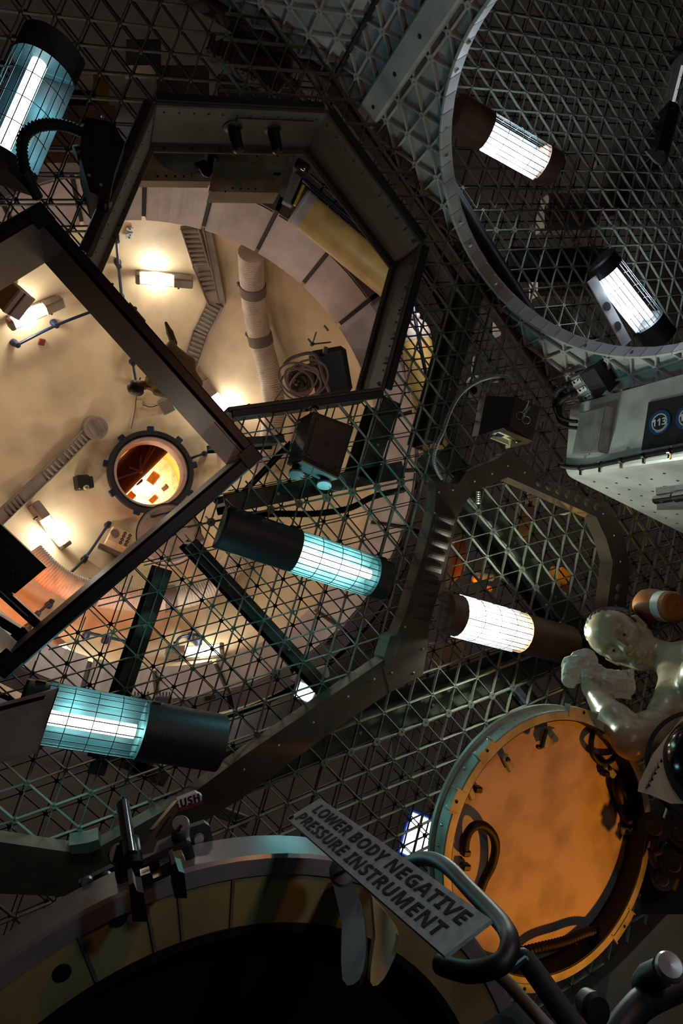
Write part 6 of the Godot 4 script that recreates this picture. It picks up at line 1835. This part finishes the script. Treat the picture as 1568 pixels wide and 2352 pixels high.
func head_field(hx: Transform3D, s := 1.0) -> Field:      # local: x the person's left, y up, z forward
	var f := Field.new()
	var c := func(a: Vector3, b: Vector3, ra: float, rb: float, k: float) -> void: f.cap(hx * (a * s), hx * (b * s), ra * s, rb * s, k * s)
	c.call(Vector3(0, 0.035, -0.03), Vector3(0, 0.035, 0.012), 0.082, 0.080, 0.02)       # skull
	c.call(Vector3(0, 0.062, 0.0), Vector3(0, 0.05, 0.03), 0.066, 0.062, 0.03)           # forehead
	c.call(Vector3(0, -0.02, 0.026), Vector3(0, -0.06, 0.036), 0.058, 0.046, 0.03)      # face
	for x in [-1.0, 1.0]:
		c.call(Vector3(0.052 * x, -0.04, -0.005), Vector3(0.022 * x, -0.088, 0.052), 0.022, 0.017, 0.03)   # jaw
		c.call(Vector3(0.044 * x, -0.008, 0.056), Vector3(0.03 * x, -0.02, 0.068), 0.021, 0.017, 0.02)   # cheekbone
		c.call(Vector3(0.012 * x, 0.029, 0.084), Vector3(0.046 * x, 0.029, 0.067), 0.0125, 0.011, 0.012)     # brow
		c.call(Vector3(0.079 * x, 0.012, -0.012), Vector3(0.076 * x, -0.024, -0.002), 0.013, 0.009, 0.006)   # ear
		c.call(Vector3(0.0115 * x, -0.0335, 0.096), Vector3(0.0095 * x, -0.034, 0.1), 0.0075, 0.0075, 0.006) # nostril wing
	c.call(Vector3(0, -0.099, 0.060), Vector3(0, -0.104, 0.067), 0.020, 0.018, 0.015)     # chin
	c.call(Vector3(0, 0.018, 0.086), Vector3(0, -0.027, 0.114), 0.0085, 0.0115, 0.010)   # nose
	c.call(Vector3(0, -0.05, 0.07), Vector3(0, -0.06, 0.07), 0.026, 0.024, 0.02)         # mouth mound
	for x in [-1.0, 1.0]:
		f.cuts.append([hx * (Vector3(0.033 * x, 0.005, 0.097) * s), 0.0205 * s, 0.008 * s])
	for x in [-1.0, 1.0]:
		f.cuts.append([hx * (Vector3(0.0062 * x, -0.0425, 0.1045) * s), 0.0036 * s, 0.002 * s])
	return f
func face_details(hx: Transform3D, s: float) -> Field:    # eyes with lids, lips: added after the sockets are cut
	var f := Field.new()
	for x in [-1.0, 1.0]:
		f.cap(hx * (Vector3(0.031 * x, 0.004, 0.0715) * s), hx * (Vector3(0.031 * x, 0.004, 0.072) * s), 0.0135 * s, 0.0135 * s, 0.003 * s)
		f.cap(hx * (Vector3(0.019 * x, 0.009, 0.083) * s), hx * (Vector3(0.044 * x, 0.009, 0.076) * s), 0.0042 * s, 0.004 * s, 0.004 * s)   # upper lid
		f.cap(hx * (Vector3(0.021 * x, -0.004, 0.082) * s), hx * (Vector3(0.042 * x, -0.003, 0.076) * s), 0.0032 * s, 0.003 * s, 0.004 * s)  # lower lid
	f.cap(hx * (Vector3(-0.022, -0.0645, 0.083) * s), hx * (Vector3(0.0, -0.0595, 0.0965) * s), 0.0052 * s, 0.0078 * s, 0.003 * s)
	f.cap(hx * (Vector3(0.022, -0.0645, 0.083) * s), hx * (Vector3(0.0, -0.0595, 0.0965) * s), 0.0052 * s, 0.0078 * s, 0.003 * s)
	f.cap(hx * (Vector3(-0.014, -0.0755, 0.0865) * s), hx * (Vector3(0.014, -0.0755, 0.0865) * s), 0.0082 * s, 0.0082 * s, 0.003 * s)
	return f
func person() -> void:
	# the man at the right: bare chested, right hand holding a towel to his cheek
	var H := at(1434, 1471, 1.50)
	var fz := (-H.normalized() + Vector3(0, 0.16, 0) + img(-0.04, 0.12)).normalized()
	var upv := img(-0.89, -0.456)
	var hy := (upv - fz * upv.dot(fz)).normalized()
	var hx := Transform3D(Basis(hy.cross(fz), hy, fz), H)
	var nb := at(1592, 1540, 1.27)
	var shR := at(1532, 1662, 1.21)
	var L := ((nb - shR) * Vector3(1, 0, 1)).normalized()
	var fw := L.cross(Vector3.UP)
	var U := Vector3.UP
	var t := thing("person", "bare chested man with dark hair, head tilted, holding a cream towel against his cheek", "person", Vector3(nb.x, -0.18, nb.z))
	var f := Field.new()
	f.cap(hx * Vector3(0, -0.055, -0.042), nb, 0.047, 0.060, 0.03)               # neck
	for s in [-1.0, 1.0]:
		f.cap(nb + U * 0.02 + L * s * 0.03, nb + L * s * 0.165 - U * 0.045, 0.055, 0.06, 0.06)     # trapezius and shoulder
		f.cap(nb - U * 0.13 + L * s * 0.075 + fw * 0.055, nb - U * 0.18 + L * s * 0.06 + fw * 0.06, 0.085, 0.08, 0.05)   # chest
		f.cap(nb - U * 0.2 + L * s * 0.08, nb - U * 0.36 + L * s * 0.065, 0.085, 0.075, 0.06)
		f.cap(nb - U * 0.1 + L * s * 0.1 - fw * 0.05, nb - U * 0.25 + L * s * 0.1 - fw * 0.03, 0.075, 0.07, 0.05)
	f.cap(nb - U * 0.3, nb - U * 0.5, 0.10, 0.105, 0.06)
	var elR := at(1446, 1703, 1.112)
	var wrR := at(1362, 1590, 1.375)
	f.cap(shR, shR.lerp(elR, 0.45), 0.056, 0.045, 0.04)
	f.cap(shR.lerp(elR, 0.45), elR, 0.045, 0.037, 0.03)
	f.cap(elR, elR.lerp(wrR, 0.35), 0.041, 0.047, 0.02)
	f.cap(elR.lerp(wrR, 0.35), wrR, 0.046, 0.027, 0.02)
	f.cap(elR + (elR - wrR).normalized() * 0.012, elR, 0.026, 0.03, 0.02)
	var shL := nb + L * 0.185 - U * 0.045
	var elL := shL + Vector3(0.06, -0.28, 0.03) + L * 0.04
	var wrL := elL + Vector3(-0.02, -0.25, 0.0) + fw * 0.04
	f.cap(shL, elL, 0.06, 0.042, 0.05)
	f.cap(elL, wrL, 0.044, 0.027, 0.02)
	var bd := bounds(f, 0.05)
	var body := nets(f.d, bd[0], bd[1], 0.011)
	# head, on a finer grid
	var hf := head_field(hx)
	var fd := face_details(hx, 1.0)
	hf.cap(hx * Vector3(0, -0.05, -0.042), nb, 0.048, 0.058, 0.012)
	var hd := func(p: Vector3) -> float: 
		var a := hf.d(p)
		if a > 0.03:
			return a
		var b := fd.d(p)
		var k := 0.003
		var e := clampf(0.5 + 0.5 * (a - b) / k, 0.0, 1.0)
		return lerpf(a, b, e) - k * e * (1.0 - e)
	nets(hd, H - Vector3.ONE * 0.165, H + Vector3.ONE * 0.165, 0.0033, body)
	# right hand: palm and five curled fingers round the towel
	var hand := Field.new()
	var up_ := (at(1340, 1548, 1.475) - wrR).normalized()
	var toh := (hx * Vector3(-0.08, 0, 0.02) - wrR)
	var nrm := (toh - up_ * toh.dot(up_)).normalized()        # palm faces the head
	var sd := up_.cross(nrm).normalized()
	if sd.dot(img(-1, 0)) < 0:
		sd = -sd
	hand_field(hand, wrR, up_, nrm, sd, 1.0)
	bd = bounds(hand, 0.012)
	nets(hand.d, bd[0], bd[1], 0.0035, body)
	var hl := Field.new()
	hand_field(hl, wrL, Vector3(0.05, -1, 0.05).normalized(), -L, fw, -1.0)
	bd = bounds(hl, 0.012)
	nets(hl.d, bd[0], bd[1], 0.005, body)
	part("body", body, m.skin, t)
	# hair: a cap over the skull, short at the temples
	var hr := Field.new()
	hr.cap(hx * Vector3(0, 0.042, -0.034), hx * Vector3(0, 0.05, -0.002), 0.0865, 0.0825, 0.02)
	hr.cap(hx * Vector3(0, -0.02, -0.055), hx * Vector3(0, 0.0, -0.05), 0.068, 0.076, 0.03)
	for x in [-1.0, 1.0]:
		hr.cap(hx * Vector3(0.071 * x, 0.045, 0.012), hx * Vector3(0.075 * x, 0.008, 0.016), 0.013, 0.007, 0.015)
	hr.cuts.append([hx * Vector3(0, -0.005, 0.12), 0.107, 0.012])
	var hn := FastNoiseLite.new()
	hn.frequency = 55.0
	hn.seed = 2
	var inv := hx.affine_inverse()
	var hair_d := func(p: Vector3) -> float: 
		var q: Vector3 = inv * p
		return hr.d(p) + 0.0045 * hn.get_noise_3d(q.x * 1.2, q.y * 1.2, q.z * 0.35)
	part("hair", nets(hair_d, H - Vector3.ONE * 0.15, H + Vector3.ONE * 0.15, 0.004), m.hair, t)
	for x in [-1.0, 1.0]:
		part("eyebrow", mb().tube(smoothed([hx * Vector3(0.013 * x, 0.031, 0.0938), hx * Vector3(0.03 * x, 0.037, 0.087), hx * Vector3(0.046 * x, 0.033, 0.0755)], 4), [0.0025, 0.003, 0.0032, 0.0034, 0.0034, 0.0032, 0.003, 0.0024, 0.0014], 6), m.hair, t)
		part("iris", mb().ball(hx * Vector3(0.031 * x, 0.003, 0.0800), 0.0068, 12), m.ink, t)
	# trousers down to the floor
	var tf := Field.new()
	var pv := nb - U * 0.5
	for s in [-1.0, 1.0]:
		tf.cap(pv + L * s * 0.05, pv - U * 0.08 + L * s * 0.075, 0.105, 0.115, 0.05)
		var kn: Vector3 = Vector3(pv.x, 0.29, pv.z) + L * s * 0.1 + fw * 0.03
		var an: Vector3 = Vector3(pv.x, -0.09, pv.z) + L * s * 0.11
		tf.cap(pv - U * 0.08 + L * s * 0.08, kn, 0.098, 0.066, 0.03)
		tf.cap(kn, an, 0.068, 0.05, 0.03)
		var sh := Field.new()
		sh.cap(an - U * 0.045, an - U * 0.05 + fw * 0.15, 0.04, 0.034, 0.02)
		sh.cap(an, an - U * 0.04, 0.045, 0.04, 0.02)
		bd = bounds(sh, 0.02)
		part("shoe", nets(sh.d, bd[0], bd[1], 0.012), m.black, t)
	bd = bounds(tf, 0.04)
	part("trousers", nets(tf.d, bd[0], bd[1], 0.02), m.trousers, t)
	# towel, bunched over the hand between palm and cheek
	var tw := Field.new()
	var g := func(x: float, y: float, h: float) -> Vector3: return at(x, y, h)
	tw.cap(g.call(1310, 1560, 1.455), g.call(1318, 1530, 1.475), 0.024, 0.027, 0.03)
	tw.cap(g.call(1318, 1530, 1.475), g.call(1346, 1512, 1.475), 0.027, 0.028, 0.03)
	tw.cap(g.call(1343, 1524, 1.455), g.call(1366, 1548, 1.43), 0.028, 0.026, 0.03)
	tw.cap(g.call(1366, 1550, 1.43), g.call(1430, 1563, 1.375), 0.026, 0.026, 0.03)
	tw.cap(g.call(1400, 1576, 1.38), g.call(1436, 1580, 1.355), 0.024, 0.022, 0.03)
	tw.cap(g.call(1352, 1556, 1.42), g.call(1390, 1572, 1.39), 0.022, 0.024, 0.03)
	for c in [[1385, 1518, 1.37, 0.012], [1348, 1530, 1.39, 0.010], [1366, 1562, 1.37, 0.008]]:
		tw.cuts.append([g.call(c[0], c[1], c[2]), c[3], 0.02])
	var tn := FastNoiseLite.new()
	tn.frequency = 14.0
	tn.fractal_octaves = 3
	tn.seed = 8
	var tnf := FastNoiseLite.new()
	tnf.frequency = 120.0
	var tw_d := func(p: Vector3) -> float: return tw.d(p) + 0.016 * absf(tn.get_noise_3dv(p * 0.9)) - 0.004 + 0.0014 * tnf.get_noise_3dv(p)
	bd = bounds(tw, 0.02)
	var to := thing("towel", "bunched cream terry towel held in the man's right hand against his cheek", "towel", g.call(1380, 1540, 1.42))
	part("terry_cloth", nets(tw_d, bd[0], bd[1], 0.0034), m.towel, to)
	# two loose corners: thin bent sheets
	part("corner_flap", flap([[1428, 1538, 1.37], [1452, 1536, 1.36], [1460, 1590, 1.335], [1440, 1602, 1.335]], 0.004, 0.006), m.towel, to)
	part("corner_flap", flap([[1410, 1582, 1.36], [1448, 1590, 1.335], [1450, 1606, 1.33], [1411, 1604, 1.35]], 0.003, 0.004), m.towel, to)
	part("hem", mb().tube(smoothed([g.call(1446, 1540, 1.352), g.call(1445, 1560, 1.346), g.call(1440, 1580, 1.338)]), 0.0035, 6), m.towel, to)
	floating_figure()
func flap(q: Array, thick: float, bend: float) -> MB:
	var b := mb()
	var p := q.map(func(w): return at(w[0], w[1], w[2]))
	var n := ((p[1] - p[0]) as Vector3).cross(p[3] - p[0]).normalized()
	var f := func(u: float, v: float, s: float) -> Vector3: return (p[0] as Vector3).lerp(p[1], u).lerp((p[3] as Vector3).lerp(p[2], u), v) + n * (sin(u * 5.0 + v * 3.0) * bend + s * thick * 0.5)
	for i in 8:
		for j in 8:
			for s in [-1.0, 1.0]:
				var a: Vector3 = f.call(i / 8.0, j / 8.0, s)
				var bq: Vector3 = f.call((i + 1) / 8.0, j / 8.0, s)
				var c: Vector3 = f.call((i + 1) / 8.0, (j + 1) / 8.0, s)
				var d: Vector3 = f.call(i / 8.0, (j + 1) / 8.0, s)
				b.quad(a, bq, c, d, n * s)
	return b
func hand_field(f: Field, w: Vector3, up: Vector3, nrm: Vector3, sd: Vector3, _m: float) -> void:
	# w wrist, up towards the fingers, nrm out of the palm, sd towards the thumb
	f.cap(w, w + up * 0.04, 0.026, 0.026, 0.02)
	for k in 4:
		var x := 0.027 - 0.018 * k
		f.cap(w + up * 0.03 + sd * x * 0.7, w + up * (0.088 - 0.004 * absf(k - 1)) + sd * x, 0.0165, 0.0125, 0.012)
		var base := w + up * (0.09 - 0.004 * absf(k - 1)) + sd * x
		var l: float = [0.042, 0.047, 0.044, 0.034][k]
		var d1 := (up + nrm * 0.55).normalized()
		var d2 := (up * 0.35 + nrm * 0.95).normalized()
		var d3 := (up * -0.35 + nrm * 0.95).normalized()
		var a := base + d1 * l
		var b := a + d2 * l * 0.62
		f.cap(base, a, 0.0098, 0.009, 0.004)
		f.cap(a, b, 0.009, 0.0082, 0.003)
		f.cap(b, b + d3 * l * 0.48, 0.0082, 0.0072, 0.003)
	var t0 := w + up * 0.03 + sd * 0.024 + nrm * 0.008
	var t1 := t0 + (up * 0.55 + sd * 0.75 + nrm * 0.35).normalized() * 0.042
	var t2 := t1 + (up * 0.8 + sd * 0.2 + nrm * 0.6).normalized() * 0.032
	f.cap(t0, t1, 0.0155, 0.0115, 0.01)
	f.cap(t1, t2, 0.0112, 0.0088, 0.004)
func floating_figure() -> void:
	var h := 8.7
	var g := func(x: float, y: float, z := 0.0) -> Vector3: return at(x, y, h + z)
	var t := thing("person", "small far dark haired figure in a brown suit floating behind the square frame", "person", g.call(380, 850))
	var f := Field.new()
	var head: Vector3 = g.call(313, 887)
	f.cap(head + img(0.01, 0), g.call(326, 886), 0.085, 0.07, 0.03)
	f.cap(g.call(326, 886), g.call(344, 882), 0.05, 0.055, 0.03)
	f.cap(g.call(321, 871), g.call(322, 868), 0.012, 0.012, 0.01)
	part("body", nets(f.d, bounds(f, 0.05)[0], bounds(f, 0.05)[1], 0.012), m.skin_far, t)
	var hr := Field.new()
	hr.cap(head + img(-0.02, 0.02), head + img(0.02, 0.045), 0.105, 0.095, 0.03)
	hr.cuts.append([head + img(0.08, -0.09), 0.085, 0.03])
	part("hair", nets(hr.d, head - Vector3.ONE * 0.2, head + Vector3.ONE * 0.2, 0.012), m.hair, t)
	var s := Field.new()
	s.cap(g.call(350, 880), g.call(372, 872), 0.11, 0.14, 0.08)
	s.cap(g.call(372, 872), g.call(408, 850), 0.14, 0.13, 0.08)
	s.cap(g.call(408, 850), g.call(430, 836), 0.13, 0.12, 0.08)
	s.cap(g.call(352, 866), g.call(338, 845), 0.065, 0.055, 0.03)
	s.cap(g.call(338, 845), g.call(362, 826), 0.055, 0.04, 0.03)
	s.cap(g.call(360, 900), g.call(378, 905), 0.06, 0.05, 0.03)
	s.cap(g.call(378, 905), g.call(410, 898), 0.05, 0.04, 0.03)
	s.cap(g.call(428, 832), g.call(392, 800, -0.05), 0.105, 0.08, 0.05)
	s.cap(g.call(392, 800, -0.05), g.call(398, 784, -0.05), 0.078, 0.05, 0.03)
	s.cap(g.call(428, 846), g.call(452, 880), 0.1, 0.08, 0.05)
	s.cap(g.call(452, 880), g.call(430, 905), 0.075, 0.05, 0.03)
	var b: Array = bounds(s, 0.08)
	part("suit", nets(s.d, b[0], b[1], 0.02), m.suit, t)
	var bo := Field.new()
	bo.cap(g.call(399, 788, -0.05), g.call(390, 764, -0.05), 0.05, 0.048, 0.02)
	bo.cap(g.call(390, 764, -0.05), g.call(381, 742, -0.05), 0.046, 0.022, 0.02)
	b = bounds(bo, 0.03)
	part("boot", nets(bo.d, b[0], b[1], 0.01), m.cloth, t)
	part("collar", mb().tube([g.call(343, 893), g.call(347, 868)], 0.075, 12), m.cloth, t)
